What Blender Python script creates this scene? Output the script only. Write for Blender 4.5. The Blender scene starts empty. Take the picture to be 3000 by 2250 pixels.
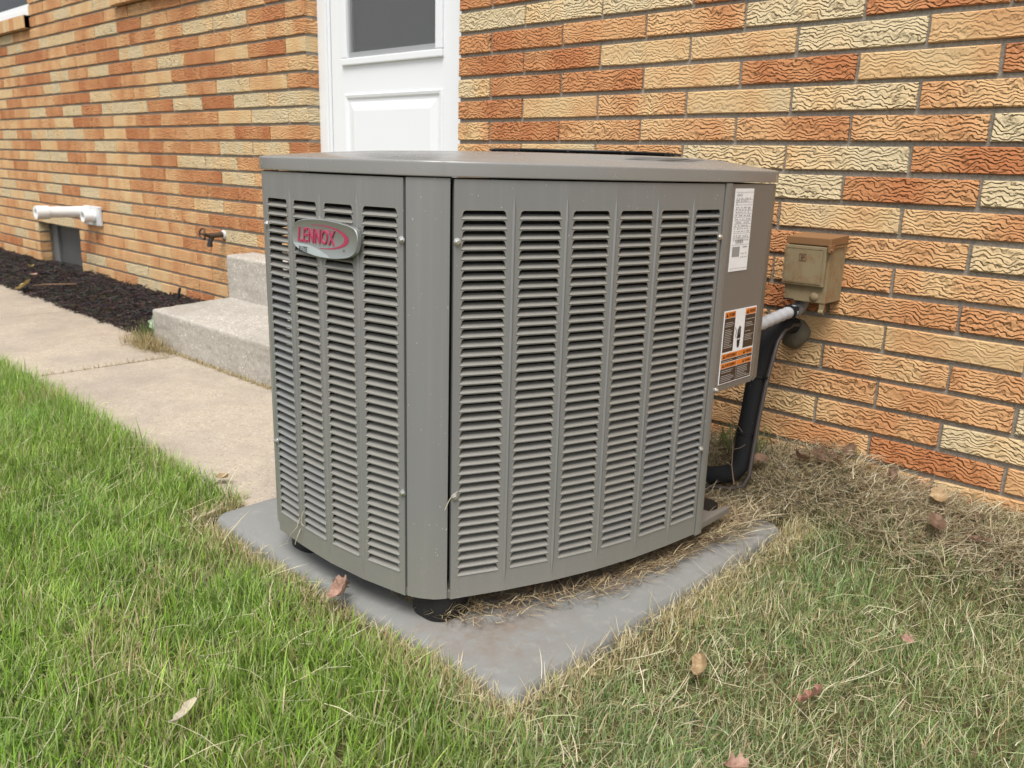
import bpy, bmesh, math, random
import numpy as np
from mathutils import Matrix, Vector

random.seed(7)
rng = np.random.default_rng(11)
SC = bpy.context.scene
COL = SC.collection

# ------------------------------------------------------------------ camera, sky, sun, exposure
cam_d = bpy.data.cameras.new('camera')
cam = bpy.data.objects.new('camera', cam_d)
COL.objects.link(cam)
SC.camera = cam
CR = ((0.72576629, 0.68738295, 0.0277122), (0.19393102, -0.16577876, -0.96690649), (-0.66004095, 0.70712239, -0.25362151))
CL = Vector((2.16314925, -2.0098945, 0.83093))
cam.matrix_world = Matrix((
    (CR[0][0], -CR[1][0], -CR[2][0], CL.x),
    (CR[0][1], -CR[1][1], -CR[2][1], CL.y),
    (CR[0][2], -CR[1][2], -CR[2][2], CL.z),
    (0, 0, 0, 1)))
cam_d.sensor_fit = 'HORIZONTAL'
cam_d.sensor_width = 36.0
cam_d.lens = 2449.4 / 3000 * 36
cam_d.clip_start = 0.02
cam_d.clip_end = 500
cam_d.dof.use_dof = True
cam_d.dof.focus_distance = 1.5
cam_d.dof.aperture_fstop = 8.0

SUN_EL, SUN_AZ = math.radians(62), math.radians(150)      # azimuth clockwise from +Y
world = bpy.data.worlds.new('World')
SC.world = world
world.use_nodes = True
wn = world.node_tree
wn.nodes.clear()
sky = wn.nodes.new('ShaderNodeTexSky')
sky.sky_type = 'NISHITA'
sky.sun_disc = False
sky.sun_elevation = SUN_EL
sky.sun_rotation = SUN_AZ
sky.dust_density = 3.0
sky.air_density = 1.0
hsv = wn.nodes.new('ShaderNodeHueSaturation')
hsv.inputs['Saturation'].default_value = 0.22               # grey overcast
bgn = wn.nodes.new('ShaderNodeBackground')
bgn.inputs['Strength'].default_value = 0.10
wo = wn.nodes.new('ShaderNodeOutputWorld')
wn.links.new(sky.outputs[0], hsv.inputs['Color'])
wn.links.new(hsv.outputs[0], bgn.inputs[0])
wn.links.new(bgn.outputs[0], wo.inputs[0])

sun_d = bpy.data.lights.new('sun', 'SUN')
sun_d.energy = 1.5
sun_d.angle = math.radians(32)
sun_d.color = (1.0, 0.96, 0.9)
sun = bpy.data.objects.new('sun', sun_d)
COL.objects.link(sun)
sd = Vector((math.sin(SUN_AZ) * math.cos(SUN_EL), math.cos(SUN_AZ) * math.cos(SUN_EL), math.sin(SUN_EL)))
sun.rotation_euler = sd.to_track_quat('Z', 'Y').to_euler()

SC.render.engine = 'CYCLES'
SC.view_settings.view_transform = 'Standard'
SC.view_settings.look = 'None'
SC.view_settings.exposure = 1.1
SC.view_settings.gamma = 1.0
SC.view_settings.use_curve_mapping = False

# ------------------------------------------------------------------ helpers
def lerp(a, b, t): return a + (b - a) * t

class MB:
    def __init__(s): s.v = []; s.f = []
    def add(s, verts, faces):
        b = len(s.v); s.v.extend([tuple(p) for p in verts]); s.f.extend([tuple(i + b for i in f) for f in faces])
    def box(s, x0, x1, y0, y1, z0, z1):
        s.add([(x0, y0, z0), (x1, y0, z0), (x1, y1, z0), (x0, y1, z0), (x0, y0, z1), (x1, y0, z1), (x1, y1, z1), (x0, y1, z1)],
              [(0, 3, 2, 1), (4, 5, 6, 7), (0, 1, 5, 4), (1, 2, 6, 5), (2, 3, 7, 6), (3, 0, 4, 7)])
    def prism(s, poly, z0, z1):
        n = len(poly)
        s.add([(x, y, z0) for x, y in poly] + [(x, y, z1) for x, y in poly],
              [tuple(range(n))[::-1], tuple(range(n, 2 * n))] + [(i, (i + 1) % n, n + (i + 1) % n, n + i) for i in range(n)])
    def slab(s, poly, fr, n0, n1):                     # polygon in a frame's (u, v) plane with thickness along its normal
        n = len(poly)
        s.add([fr(u, v, n0) for u, v in poly] + [fr(u, v, n1) for u, v in poly],
              [tuple(range(n))[::-1], tuple(range(n, 2 * n))] + [(i, (i + 1) % n, n + (i + 1) % n, n + i) for i in range(n)])
    def sheet(s, poly, fr, n): s.add([fr(u, v, n) for u, v in poly], [tuple(range(len(poly)))])
    def tube(s, path, r, seg=10, caps=True):
        P = [Vector(p) for p in path]; n = len(P); R = r if isinstance(r, (list, tuple)) else [r] * n
        vs = []; fs = []; prev = None
        for i in range(n):
            d = (P[min(i + 1, n - 1)] - P[max(i - 1, 0)]).normalized()
            if prev is None:
                a = Vector((0, 0, 1)) if abs(d.z) < 0.9 else Vector((1, 0, 0))
                u = d.cross(a).normalized()
            else:
                u = (prev - d * prev.dot(d)).normalized()
            prev = u; w = d.cross(u)
            for k in range(seg):
                t = 2 * math.pi * k / seg
                vs.append(P[i] + (u * math.cos(t) + w * math.sin(t)) * R[i])
        for i in range(n - 1):
            for k in range(seg):
                a = i * seg + k; b = i * seg + (k + 1) % seg
                fs.append((a, b, b + seg, a + seg))
        if caps:
            fs.append(tuple(range(seg))[::-1]); fs.append(tuple(range((n - 1) * seg, n * seg)))
        s.add(vs, fs)
    def loft(s, loops, closed_end=False):
        n = len(loops[0]); vs = [p for l in loops for p in l]; fs = []
        for i in range(len(loops) - 1):
            for k in range(n):
                a = i * n + k; b = i * n + (k + 1) % n
                fs.append((a, b, b + n, a + n))
        if closed_end: fs.append(tuple(range((len(loops) - 1) * n, len(loops) * n)))
        s.add(vs, fs)
    def mesh(s, name, mat, smooth=False, bevel=0, bseg=2, origin=(0, 0, 0), fix=True):
        me = bpy.data.meshes.new(name)
        o = Vector(origin)
        me.from_pydata([tuple(Vector(p) - o) for p in s.v], [], s.f)
        if fix or bevel:
            bm = bmesh.new(); bm.from_mesh(me)
            if fix: bmesh.ops.recalc_face_normals(bm, faces=bm.faces)
            if bevel:
                ed = [e for e in bm.edges if len(e.link_faces) == 2 and e.calc_face_angle(0) > 0.5]
                bmesh.ops.bevel(bm, geom=ed, offset=bevel, segments=bseg, profile=0.6, affect='EDGES')
            bm.to_mesh(me); bm.free()
        if smooth:
            me.polygons.foreach_set('use_smooth', [True] * len(me.polygons))
            if smooth != 'all':
                me.set_sharp_from_angle(angle=math.radians(35))
        me.materials.append(mat)
        me.update()
        return me
    def build(s, name, mat, parent=None, **k):
        return put(name, s.mesh(name, mat, **k), parent, k.get('origin'))

def put(name, me, parent=None, origin=None):
    o = bpy.data.objects.new(name, me); COL.objects.link(o)
    if origin is not None: o.location = origin
    if parent is not None:
        o.parent = parent
        o.matrix_parent_inverse = WORLD.get(parent.name, Matrix.Identity(4)).inverted()
    return o
WORLD = {}
def thing(name, label, cat, loc, group=None, kind=None):
    o = bpy.data.objects.new(name, None); COL.objects.link(o); o.location = loc
    o.empty_display_size = 0.1
    WORLD[o.name] = Matrix.Translation(loc)
    if kind: o['kind'] = kind
    else: o['label'] = label; o['category'] = cat
    if group: o['group'] = group
    return o
def tag(o, label, cat, group=None):
    o['label'] = label; o['category'] = cat
    if group: o['group'] = group
    return o

class Frame:
    def __init__(s, o, u, v):
        s.o = Vector(o); s.u = Vector(u).normalized(); s.v = Vector(v).normalized(); s.n = s.u.cross(s.v)
    def __call__(s, u, v, n=0.0): return s.o + s.u * u + s.v * v + s.n * n
    def mat(s):
        return Matrix(((s.u.x, s.v.x, s.n.x, s.o.x), (s.u.y, s.v.y, s.n.y, s.o.y), (s.u.z, s.v.z, s.n.z, s.o.z), (0, 0, 0, 1)))

def text_poly(txt, bold=0.0, shear=0.0, extrude=0.0):
    cu = bpy.data.curves.new('txt', 'FONT'); cu.body = txt; cu.offset = bold; cu.shear = shear; cu.resolution_u = 3
    cu.extrude = extrude; cu.fill_mode = 'BOTH' if extrude else 'FRONT'
    ob = bpy.data.objects.new('txt', cu); COL.objects.link(ob)
    bpy.context.view_layer.update()
    me = ob.evaluated_get(bpy.context.evaluated_depsgraph_get()).to_mesh()
    V = np.array([v.co[:] for v in me.vertices]); Fc = [tuple(p.vertices) for p in me.polygons]
    bpy.data.objects.remove(ob); bpy.data.curves.remove(cu)
    return V, Fc
def add_text(mb, fr, txt, u0, v0, w, h, n, bold=0.0, shear=0.0, extrude=0.0):
    V, Fc = text_poly(txt, bold, shear, extrude)
    lo = V.min(0); hi = V.max(0)
    U = (V[:, 0] - lo[0]) / (hi[0] - lo[0]) * w + u0
    W = (V[:, 1] - lo[1]) / (hi[1] - lo[1]) * h + v0
    Z = n + (V[:, 2] - lo[2]) * (extrude and 1.0)
    mb.add([fr(a, b, c) for a, b, c in zip(U, W, Z)], Fc)

# numpy value noise
_perm = rng.integers(0, 1 << 30, 4096)
def _h(ix, iy): return (_perm[(ix * 73 + iy * 1931 + (ix * iy) % 7) % 4096] % 100000) / 100000.0
def vnoise(x, y):
    x = np.asarray(x, float); y = np.asarray(y, float)
    ix = np.floor(x).astype(int); iy = np.floor(y).astype(int); fx = x - ix; fy = y - iy
    fx = fx * fx * (3 - 2 * fx); fy = fy * fy * (3 - 2 * fy)
    return lerp(lerp(_h(ix, iy), _h(ix + 1, iy), fx), lerp(_h(ix, iy + 1), _h(ix + 1, iy + 1), fx), fy)
def fbm(x, y, o=3):
    s = 0; a = 0.5
    for i in range(o): s = s + a * vnoise(x * 2 ** i + 17.3 * i, y * 2 ** i + 5.1 * i); a *= 0.5
    return s / (1 - 0.5 ** o)
def sstep(a, b, x):
    t = np.clip((np.asarray(x, float) - a) / (b - a), 0, 1); return t * t * (3 - 2 * t)

# ------------------------------------------------------------------ materials
class NT:
    def __init__(s, name):
        s.m = bpy.data.materials.new(name); s.m.use_nodes = True; s.t = s.m.node_tree; s.t.nodes.clear()
        s.out = s.n('ShaderNodeOutputMaterial'); s.b = s.n('ShaderNodeBsdfPrincipled'); s.l(s.b.outputs[0], s.out.inputs[0])
    def n(s, t, **k):
        nd = s.t.nodes.new(t)
        for a, b in k.items(): setattr(nd, a, b)
        return nd
    def l(s, a, b): s.t.links.new(a, b)
    def val(s, sock, v):
        if hasattr(v, 'is_linked'): s.l(v, sock)
        else: sock.default_value = v
    def math(s, op, a, b=None, c=None, clamp=False):
        nd = s.n('ShaderNodeMath', operation=op, use_clamp=clamp)
        s.val(nd.inputs[0], a)
        if b is not None: s.val(nd.inputs[1], b)
        if c is not None: s.val(nd.inputs[2], c)
        return nd.outputs[0]
    def mix(s, f, a, b, mode='MIX'):
        nd = s.n('ShaderNodeMix', data_type='RGBA', blend_type=mode)
        s.val(nd.inputs[0], f); s.val(nd.inputs[6], a); s.val(nd.inputs[7], b)
        return nd.outputs[2]
    def coord(s, scale=(1, 1, 1), kind='Object', off=None):
        c = s.n('ShaderNodeTexCoord').outputs[kind]
        m = s.n('ShaderNodeMapping'); s.l(c, m.inputs[0]); m.inputs['Scale'].default_value = scale
        if off is not None: s.l(off, m.inputs['Location'])
        return m.outputs[0]
    def noise(s, vec, scale, detail=3, rough=0.5, dist=0.0):
        nd = s.n('ShaderNodeTexNoise'); s.l(vec, nd.inputs['Vector'])
        nd.inputs['Scale'].default_value = scale; nd.inputs['Detail'].default_value = detail
        nd.inputs['Roughness'].default_value = rough; nd.inputs['Distortion'].default_value = dist
        return nd.outputs[0]
    def ramp(s, f, stops, interp='LINEAR'):
        nd = s.n('ShaderNodeValToRGB'); s.l(f, nd.inputs[0]); cr = nd.color_ramp; cr.interpolation = interp
        while len(cr.elements) < len(stops): cr.elements.new(0.5)
        for e, (p, c) in zip(cr.elements, stops): e.position = p; e.color = c if len(c) == 4 else (*c, 1)
        return nd.outputs[0]
    def bump(s, h, strength=0.5, dist=0.002):
        nd = s.n('ShaderNodeBump'); s.l(h, nd.inputs['Height']); nd.inputs['Strength'].default_value = strength
        nd.inputs['Distance'].default_value = dist; s.l(nd.outputs[0], s.b.inputs['Normal']); return nd
    def set(s, **k):
        for a, v in k.items(): s.val(s.b.inputs[a.replace('_', ' ')], v)

def g3(v): return (v, v, v, 1)
def rgb(r, g, b): return (r, g, b, 1)

def mat_paint(name, col, rough=0.4, spec=0.5, speck=0.0, mottle=0.06, bump=0.0, grime=False):
    m = NT(name); v = m.coord()
    a = m.noise(v, 6, 3)
    c = m.mix(m.math('MULTIPLY', a, mottle * 2), col, tuple(x * 0.78 for x in col[:3]) + (1,))
    if speck:
        sp = m.noise(v, 330, 1, 0.3)
        c = m.mix(m.math('GREATER_THAN', sp, 1 - speck), c, g3(0.62))
    if grime:
        sx = m.n('ShaderNodeSeparateXYZ'); m.l(m.n('ShaderNodeTexCoord').outputs['Object'], sx.inputs[0])
        st = m.noise(m.coord((55, 55, 1.6)), 1.0, 3, 0.6); bl = m.noise(v, 28, 4, 0.7)
        low = m.ramp(m.math('MULTIPLY_ADD', bl, 0.16, sx.outputs[2]), [(0.16, g3(1)), (0.36, g3(0))])
        c = m.mix(m.math('MULTIPLY', m.ramp(st, [(0.52, g3(0)), (0.75, g3(1))]), 0.22), c, rgb(0.27, 0.262, 0.24))
        c = m.mix(m.math('MULTIPLY', low, 0.30), c, rgb(0.25, 0.225, 0.17))
        c = m.mix(m.math('MULTIPLY', m.math('GREATER_THAN', m.noise(v, 520, 1, 0.3), 0.755), m.math('MULTIPLY_ADD', low, 0.5, 0.05)), c, rgb(0.50, 0.47, 0.40))
    m.set(Base_Color=c, Roughness=m.math('MULTIPLY_ADD', a, 0.15, rough - 0.07), Specular_IOR_Level=spec)
    if bump: m.bump(m.noise(v, 420, 2), bump, 0.0006)
    return m.m
M_UNIT = mat_paint('grey_enamel_paint', rgb(0.188, 0.190, 0.184), 0.36, 0.6, 0.20, 0.05, 0.0, True)
M_LID = mat_paint('grey_lid_enamel', rgb(0.22, 0.218, 0.208), 0.26, 0.9, 0.19, 0.04)
M_UNITR = mat_paint('enamel_with_brick_reflection', rgb(0.165, 0.150, 0.132), 0.45, 0.45, 0.0, 0.05)  # unit grey dimmed and browned: brick reflection put into the colour
M_BLACK = mat_paint('black_plastic', rgb(0.012, 0.012, 0.013), 0.5, 0.4, 0.0, 0.1, 0.2)
M_DARK = mat_paint('dark_coil', rgb(0.016, 0.016, 0.017), 0.6, 0.3)
M_STEEL = NT('zinc_screw_head'); M_STEEL.set(Base_Color=rgb(0.62, 0.62, 0.6), Metallic=0.9, Roughness=0.32); M_STEEL = M_STEEL.m
M_WHITE = mat_paint('white_door_paint', rgb(0.72, 0.745, 0.765), 0.35, 0.45, 0.0, 0.02)
M_PVC = mat_paint('white_plastic_pipe', rgb(0.76, 0.77, 0.77), 0.35, 0.5, 0.0, 0.05)
M_PVCG = mat_paint('grey_white_plastic', rgb(0.55, 0.56, 0.57), 0.4, 0.5, 0.0, 0.08)
M_HATCH = mat_paint('grey_hatch_paint', rgb(0.095, 0.096, 0.094), 0.55, 0.3, 0.0, 0.12)
M_FOAM = mat_paint('black_foam_insulation', rgb(0.016, 0.016, 0.017), 0.85, 0.2, 0.16, 0.3, 1.0)
M_LINE = mat_paint('weathered_copper_line', rgb(0.06, 0.05, 0.047), 0.45, 0.5, 0.0, 0.3)
M_CONDUIT = mat_paint('pale_grey_conduit', rgb(0.37, 0.38, 0.40), 0.45, 0.45, 0.0, 0.1)

def m_badge():
    m = NT('brushed_silver_badge'); v = m.coord((1, 1, 1))
    m.set(Base_Color=m.mix(m.noise(v, 900, 1), rgb(0.33, 0.35, 0.34), rgb(0.44, 0.46, 0.45)), Metallic=0.75, Roughness=0.38)
    return m.m
M_BADGE = m_badge()
def flat(name, col, rough=0.5, spec=0.4):
    m = NT(name); v = m.coord(); m.set(Base_Color=m.mix(m.noise(v, 60, 2), col, tuple(c * 0.86 for c in col[:3]) + (1,)), Roughness=rough, Specular_IOR_Level=spec); return m.m
M_BADGE2 = flat('pale_silver_print', rgb(0.45, 0.50, 0.51), 0.4)
M_PINK = flat('crimson_print', rgb(0.40, 0.045, 0.10), 0.35)
M_INK = flat('black_print', rgb(0.014, 0.014, 0.014), 0.5)
M_LABEL = flat('white_label', rgb(0.84, 0.85, 0.87), 0.35)
M_GREYINK = flat('grey_print', rgb(0.30, 0.30, 0.31), 0.5)
M_BROWN = flat('dark_brown_label', rgb(0.045, 0.030, 0.022), 0.35)
M_ORANGE = flat('orange_label_band', rgb(0.72, 0.20, 0.02), 0.35)
M_PALEINK = flat('pale_print', rgb(0.42, 0.39, 0.37), 0.4)

def m_brick(kind):
    m = NT('brick_' + kind.lower())
    def at(n):
        a = m.n('ShaderNodeAttribute'); a.attribute_type = kind; a.attribute_name = n; return a.outputs['Fac']
    tone, bark, seed = at('tone'), at('bark'), at('seed')
    off = m.n('ShaderNodeCombineXYZ'); m.l(m.math('MULTIPLY', seed, 37.0), off.inputs[0]); m.l(m.math('MULTIPLY', seed, 11.0), off.inputs[1]); m.l(m.math('MULTIPLY', seed, 23.0), off.inputs[2])
    add = m.n('ShaderNodeVectorMath', operation='ADD'); m.l(m.n('ShaderNodeTexCoord').outputs['Object'], add.inputs[0]); m.l(off.outputs[0], add.inputs[1])
    P = add.outputs[0]
    def sc(x, z):
        mp = m.n('ShaderNodeMapping'); m.l(P, mp.inputs[0]); mp.inputs['Scale'].default_value = (x, 12, z); return mp.outputs[0]
    sep = m.n('ShaderNodeSeparateXYZ'); m.l(P, sep.inputs[0])
    n1 = m.noise(sc(23, 23), 1.0, 3, 0.5)
    n2 = m.noise(sc(70, 120), 1.0, 2, 0.5)
    n3 = m.noise(sc(9, 26), 1.0, 2, 0.5)
    f = m.math('MULTIPLY_ADD', sep.outputs[2], 98.0, m.math('MULTIPLY', n1, 6.6))
    f = m.math('ADD', f, m.math('MULTIPLY', n2, 0.75))
    fr = m.math('FRACT', f)
    led = m.math('MINIMUM', m.math('MULTIPLY', fr, 3.0), m.math('MULTIPLY', m.math('SUBTRACT', 1.0, fr), 1.5))                               # thick at the ledge, dropping to nothing under it
    amp = m.math('MULTIPLY', m.math('MULTIPLY_ADD', n3, 1.5, 0.05, clamp=True), bark)
    h = m.math('MULTIPLY', led, amp)
    h = m.math('ADD', h, m.math('MULTIPLY', m.math('MULTIPLY_ADD', n2, 0.55, m.math('MULTIPLY', n3, 0.3)), m.math('MULTIPLY_ADD', bark, 0.7, 0.2)))
    fine = m.noise(P, 900, 2, 0.6)
    h = m.math('ADD', h, m.math('MULTIPLY', fine, 0.10))
    # fired colour: flashed along the brick
    fl = m.noise(sc(7, 2.5), 1.0, 2, 0.5)
    t = m.math('ADD', tone, m.math('MULTIPLY_ADD', fl, 1.1, -0.55), clamp=True)
    t = m.math('ADD', t, m.math('MULTIPLY_ADD', n1, 0.16, -0.08), clamp=True)
    c = m.ramp(t, [(0.0, (0.40, 0.155, 0.062)), (0.3, (0.49, 0.240, 0.105)), (0.5, (0.56, 0.325, 0.155)), (0.72, (0.60, 0.415, 0.215)), (1.0, (0.55, 0.45, 0.28))])
    # shade under each torn ledge, painted in as a darker tone
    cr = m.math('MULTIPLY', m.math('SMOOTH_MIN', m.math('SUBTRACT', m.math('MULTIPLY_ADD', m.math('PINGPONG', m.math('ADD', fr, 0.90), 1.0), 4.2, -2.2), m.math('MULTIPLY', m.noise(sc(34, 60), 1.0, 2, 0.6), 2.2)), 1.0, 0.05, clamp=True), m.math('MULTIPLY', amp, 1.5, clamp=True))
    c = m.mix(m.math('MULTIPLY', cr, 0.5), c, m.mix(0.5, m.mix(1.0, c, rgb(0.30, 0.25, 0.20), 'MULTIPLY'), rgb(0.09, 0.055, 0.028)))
    c = m.mix(m.math('MULTIPLY', m.math('GREATER_THAN', m.noise(P, 330, 1, 0.4), 0.70), 0.5), c, rgb(0.16, 0.09, 0.05))
    c = m.mix(m.math('MULTIPLY_ADD', fine, 0.5, -0.1, clamp=True), c, m.mix(1.0, c, rgb(0.80, 0.76, 0.70), 'MULTIPLY'))
    m.set(Base_Color=c, Roughness=0.88, Specular_IOR_Level=0.25)
    m.bump(h, 1.0, 0.0046)
    return m.m
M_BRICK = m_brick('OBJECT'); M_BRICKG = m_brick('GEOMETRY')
def m_mortar():
    m = NT('grey_mortar'); v = m.coord()
    m.set(Base_Color=m.ramp(m.noise(v, 130, 4, 0.7), [(0.3, (0.17, 0.152, 0.128)), (0.7, (0.37, 0.34, 0.29))]), Roughness=0.95, Specular_IOR_Level=0.1)
    m.bump(m.noise(v, 420, 3, 0.7), 0.8, 0.002); return m.m
M_MORTAR = m_mortar()
def m_concrete(name, a, b, agg, stain, scale=150, bumpd=0.0016, aggamt=0.5):
    m = NT(name); v = m.coord()
    vo = m.n('ShaderNodeTexVoronoi'); m.l(v, vo.inputs['Vector']); vo.inputs['Scale'].default_value = scale
    vo2 = m.n('ShaderNodeTexVoronoi'); m.l(v, vo2.inputs['Vector']); vo2.inputs['Scale'].default_value = scale * 0.43
    lo = m.noise(v, 3.2, 5, 0.6); mid = m.noise(v, 22, 4, 0.6)
    c = m.mix(mid, a, b)
    sepc = m.n('ShaderNodeSeparateColor'); m.l(vo.outputs['Color'], sepc.inputs[0])
    peb = m.math('MULTIPLY', m.math('LESS_THAN', vo.outputs['Distance'], 0.42), m.math('GREATER_THAN', sepc.outputs[0], 1 - aggamt))
    c = m.mix(m.math('MULTIPLY', peb, 0.75), c, m.mix(sepc.outputs[1], tuple(x * 0.32 for x in agg[:3]) + (1,), agg))
    c = m.mix(m.math('MULTIPLY', m.ramp(lo, [(0.42, g3(0)), (0.68, g3(1))]), 0.55), c, stain)
    m.set(Base_Color=c, Roughness=0.92, Specular_IOR_Level=0.2)
    h = m.math('ADD', m.math('MULTIPLY', peb, 0.5), m.math('ADD', m.math('MULTIPLY', mid, 0.7), m.math('MULTIPLY', vo2.outputs['Distance'], 0.4)))
    m.bump(h, 0.8, bumpd); return m.m
M_WALK = m_concrete('tan_sidewalk_concrete', rgb(0.32, 0.268, 0.208), rgb(0.47, 0.405, 0.325), rgb(0.60, 0.54, 0.45), rgb(0.25, 0.222, 0.192), 150, 0.0022, 0.6)
M_STEP = m_concrete('pebbled_step_concrete', rgb(0.29, 0.265, 0.232), rgb(0.47, 0.44, 0.395), rgb(0.74, 0.68, 0.58), rgb(0.25, 0.23, 0.195), 95, 0.0055, 0.7)
def m_pad():
    m = NT('grey_pad_surface'); v = m.coord()
    lo = m.noise(v, 5, 5, 0.65, 0.6); mid = m.noise(v, 38, 4, 0.65)
    c = m.mix(lo, rgb(0.172, 0.176, 0.170), rgb(0.245, 0.248, 0.238))
    c = m.mix(m.math('MULTIPLY', m.ramp(mid, [(0.55, g3(0)), (0.8, g3(1))]), 0.3), c, rgb(0.42, 0.40, 0.37))
    st = m.n('ShaderNodeVectorMath', operation='DISTANCE'); m.l(m.n('ShaderNodeTexCoord').outputs['Object'], st.inputs[0]); st.inputs[1].default_value = (1.24, -1.07, 0.05)
    rust = m.math('MULTIPLY', m.ramp(st.outputs['Value'], [(0.05, g3(1)), (0.20, g3(0))]), m.ramp(m.noise(v, 26, 4, 0.7), [(0.38, g3(0)), (0.7, g3(1))]))
    c = m.mix(m.math('MULTIPLY', rust, 0.6), c, rgb(0.17, 0.105, 0.06))
    m.set(Base_Color=c, Roughness=0.62, Specular_IOR_Level=0.35)
    gr_ = m.noise(v, 240, 4, 0.7); m.bump(gr_, 0.5, 0.0012); return m.m
M_PAD = m_pad()
def m_soil():
    m = NT('soil_and_thatch'); v = m.coord()
    m.set(Base_Color=m.ramp(m.noise(v, 55, 5, 0.75), [(0.3, (0.045, 0.035, 0.018)), (0.5, (0.14, 0.12, 0.055)), (0.75, (0.30, 0.25, 0.14))]), Roughness=0.95, Specular_IOR_Level=0.1)
    m.bump(m.noise(v, 140, 4, 0.8), 1.0, 0.01); return m.m
M_SOIL = m_soil()
def m_vcol(name, trans=0.3, rough=0.55, spec=0.35):
    m = NT(name); a = m.n('ShaderNodeAttribute', attribute_name='tint'); m.set(Base_Color=a.outputs['Color'], Roughness=rough, Specular_IOR_Level=spec)
    if trans:
        tr = m.n('ShaderNodeBsdfTranslucent'); m.l(a.outputs['Color'], tr.inputs[0])
        mx = m.n('ShaderNodeMixShader'); mx.inputs[0].default_value = trans
        m.l(m.b.outputs[0], mx.inputs[1]); m.l(tr.outputs[0], mx.inputs[2]); m.l(mx.outputs[0], m.out.inputs[0])
    return m.m
M_GRASS = m_vcol('grass_blade', 0.35); M_STRAW = m_vcol('dry_straw', 0.2, 0.7, 0.2); M_MULCH = m_vcol('shredded_dark_mulch', 0, 0.8, 0.3)
def m_leaf(name, a, b):
    m = NT(name); v = m.coord()
    c = m.ramp(m.noise(v, 70, 5, 0.75), [(0.32, a), (0.62, b)])
    m.set(Base_Color=c, Roughness=0.7, Specular_IOR_Level=0.25); m.bump(m.noise(v, 160, 3), 0.6, 0.002)
    tr = m.n('ShaderNodeBsdfTranslucent'); m.l(c, tr.inputs[0]); mx = m.n('ShaderNodeMixShader'); mx.inputs[0].default_value = 0.15
    m.l(m.b.outputs[0], mx.inputs[1]); m.l(tr.outputs[0], mx.inputs[2]); m.l(mx.outputs[0], m.out.inputs[0])
    return m.m
def m_rust():
    m = NT('rusted_tan_enamel'); v = m.coord()
    z = m.noise(m.coord((12, 12, 3.5)), 1.0, 5, 0.7)
    c = m.mix(z, rgb(0.175, 0.135, 0.072), rgb(0.30, 0.24, 0.145))
    c = m.mix(m.math('MULTIPLY', m.ramp(m.noise(v, 34, 5, 0.75), [(0.5, g3(0)), (0.72, g3(1))]), 0.7), c, rgb(0.20, 0.085, 0.03))
    m.set(Base_Color=c, Roughness=0.6, Specular_IOR_Level=0.3); m.bump(m.noise(v, 300, 3), 0.2, 0.0008); return m.m
M_RUST = m_rust()
M_RUSTLID = mat_paint('rusted_lid_enamel', rgb(0.24, 0.125, 0.055), 0.6, 0.3, 0.0, 0.5)
M_PUTTY = mat_paint('grey_duct_putty', rgb(0.135, 0.115, 0.085), 0.85, 0.2, 0.0, 0.5, 0.6)
def m_screen():
    m = NT('dark_insect_screen'); m.set(Base_Color=rgb(0.17, 0.18, 0.185), Roughness=0.55)
    tr = m.n('ShaderNodeBsdfTransparent'); mx = m.n('ShaderNodeMixShader'); mx.inputs[0].default_value = 0.62
    m.l(m.b.outputs[0], mx.inputs[1]); m.l(tr.outputs[0], mx.inputs[2]); m.l(mx.outputs[0], m.out.inputs[0]); return m.m
M_SCREEN = m_screen()
def m_glass():
    m = NT('window_glass'); tr = m.n('ShaderNodeBsdfTransparent'); tr.inputs[0].default_value = rgb(0.86, 0.9, 0.9)
    gl = m.n('ShaderNodeBsdfGlossy'); gl.inputs['Roughness'].default_value = 0.02
    fz = m.n('ShaderNodeFresnel'); fz.inputs[0].default_value = 1.5
    mx = m.n('ShaderNodeMixShader'); m.l(fz.outputs[0], mx.inputs[0]); m.l(tr.outputs[0], mx.inputs[1]); m.l(gl.outputs[0], mx.inputs[2]); m.l(mx.outputs[0], m.out.inputs[0]); return m.m
M_GLASS = m_glass()
M_INNER = mat_paint('inner_door_paint', rgb(0.66, 0.67, 0.68), 0.5, 0.3)
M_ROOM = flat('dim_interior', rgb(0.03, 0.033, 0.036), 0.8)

# ------------------------------------------------------------------ ground
PX0, PX1, PY0, PY1, PZ = 0.487, 1.414, -1.192, -0.282, 0.05        # equipment pad
def pad_d(x, y):
    dx = np.maximum(np.maximum(PX0 - x, x - PX1), 0); dy = np.maximum(np.maximum(PY0 - y, y - PY1), 0); return np.hypot(dx, dy)
def gz(x, y):
    x = np.asarray(x, float); y = np.asarray(y, float)
    z = 0.012 * (fbm(x * 5, y * 5) - 0.5) + 0.004
    bank = sstep(-0.50, 0.0, y) * sstep(0.30, 0.75, x)
    bank = bank * (1 - 0.8 * np.exp(-(pad_d(x, y) / 0.11) ** 2) * (x > 1.3)); z = z + 0.098 * bank * (1 - 0.70 * np.exp(-((x - 1.2) / 0.13) ** 2 - ((y + 0.23) / 0.13) ** 2))
    z = z + 0.021 * np.exp(-(pad_d(x, y) / 0.16) ** 2) + 0.012 * np.exp(-((x - 1.41) ** 2 + (y + 1.19) ** 2) / 0.03)
    z = z + 0.02 * sstep(-1.30, -1.08, y) * (1 - sstep(0.2, 0.6, x))          # lawn lifts to the walk
    inpad = (x > PX0 - 0.02) & (x < PX1 + 0.0) & (y > PY0 - 0.0) & (y < PY1 + 0.03)
    z = np.where(inpad, -0.03, z)
    hard = (x < 0.52) & (y > -1.09)
    z = np.where(hard, -0.04, z)
    far = np.maximum(np.abs(x) - 6, 0) + np.maximum(-y - 4, 0)
    return z - 0.0 * far
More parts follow.
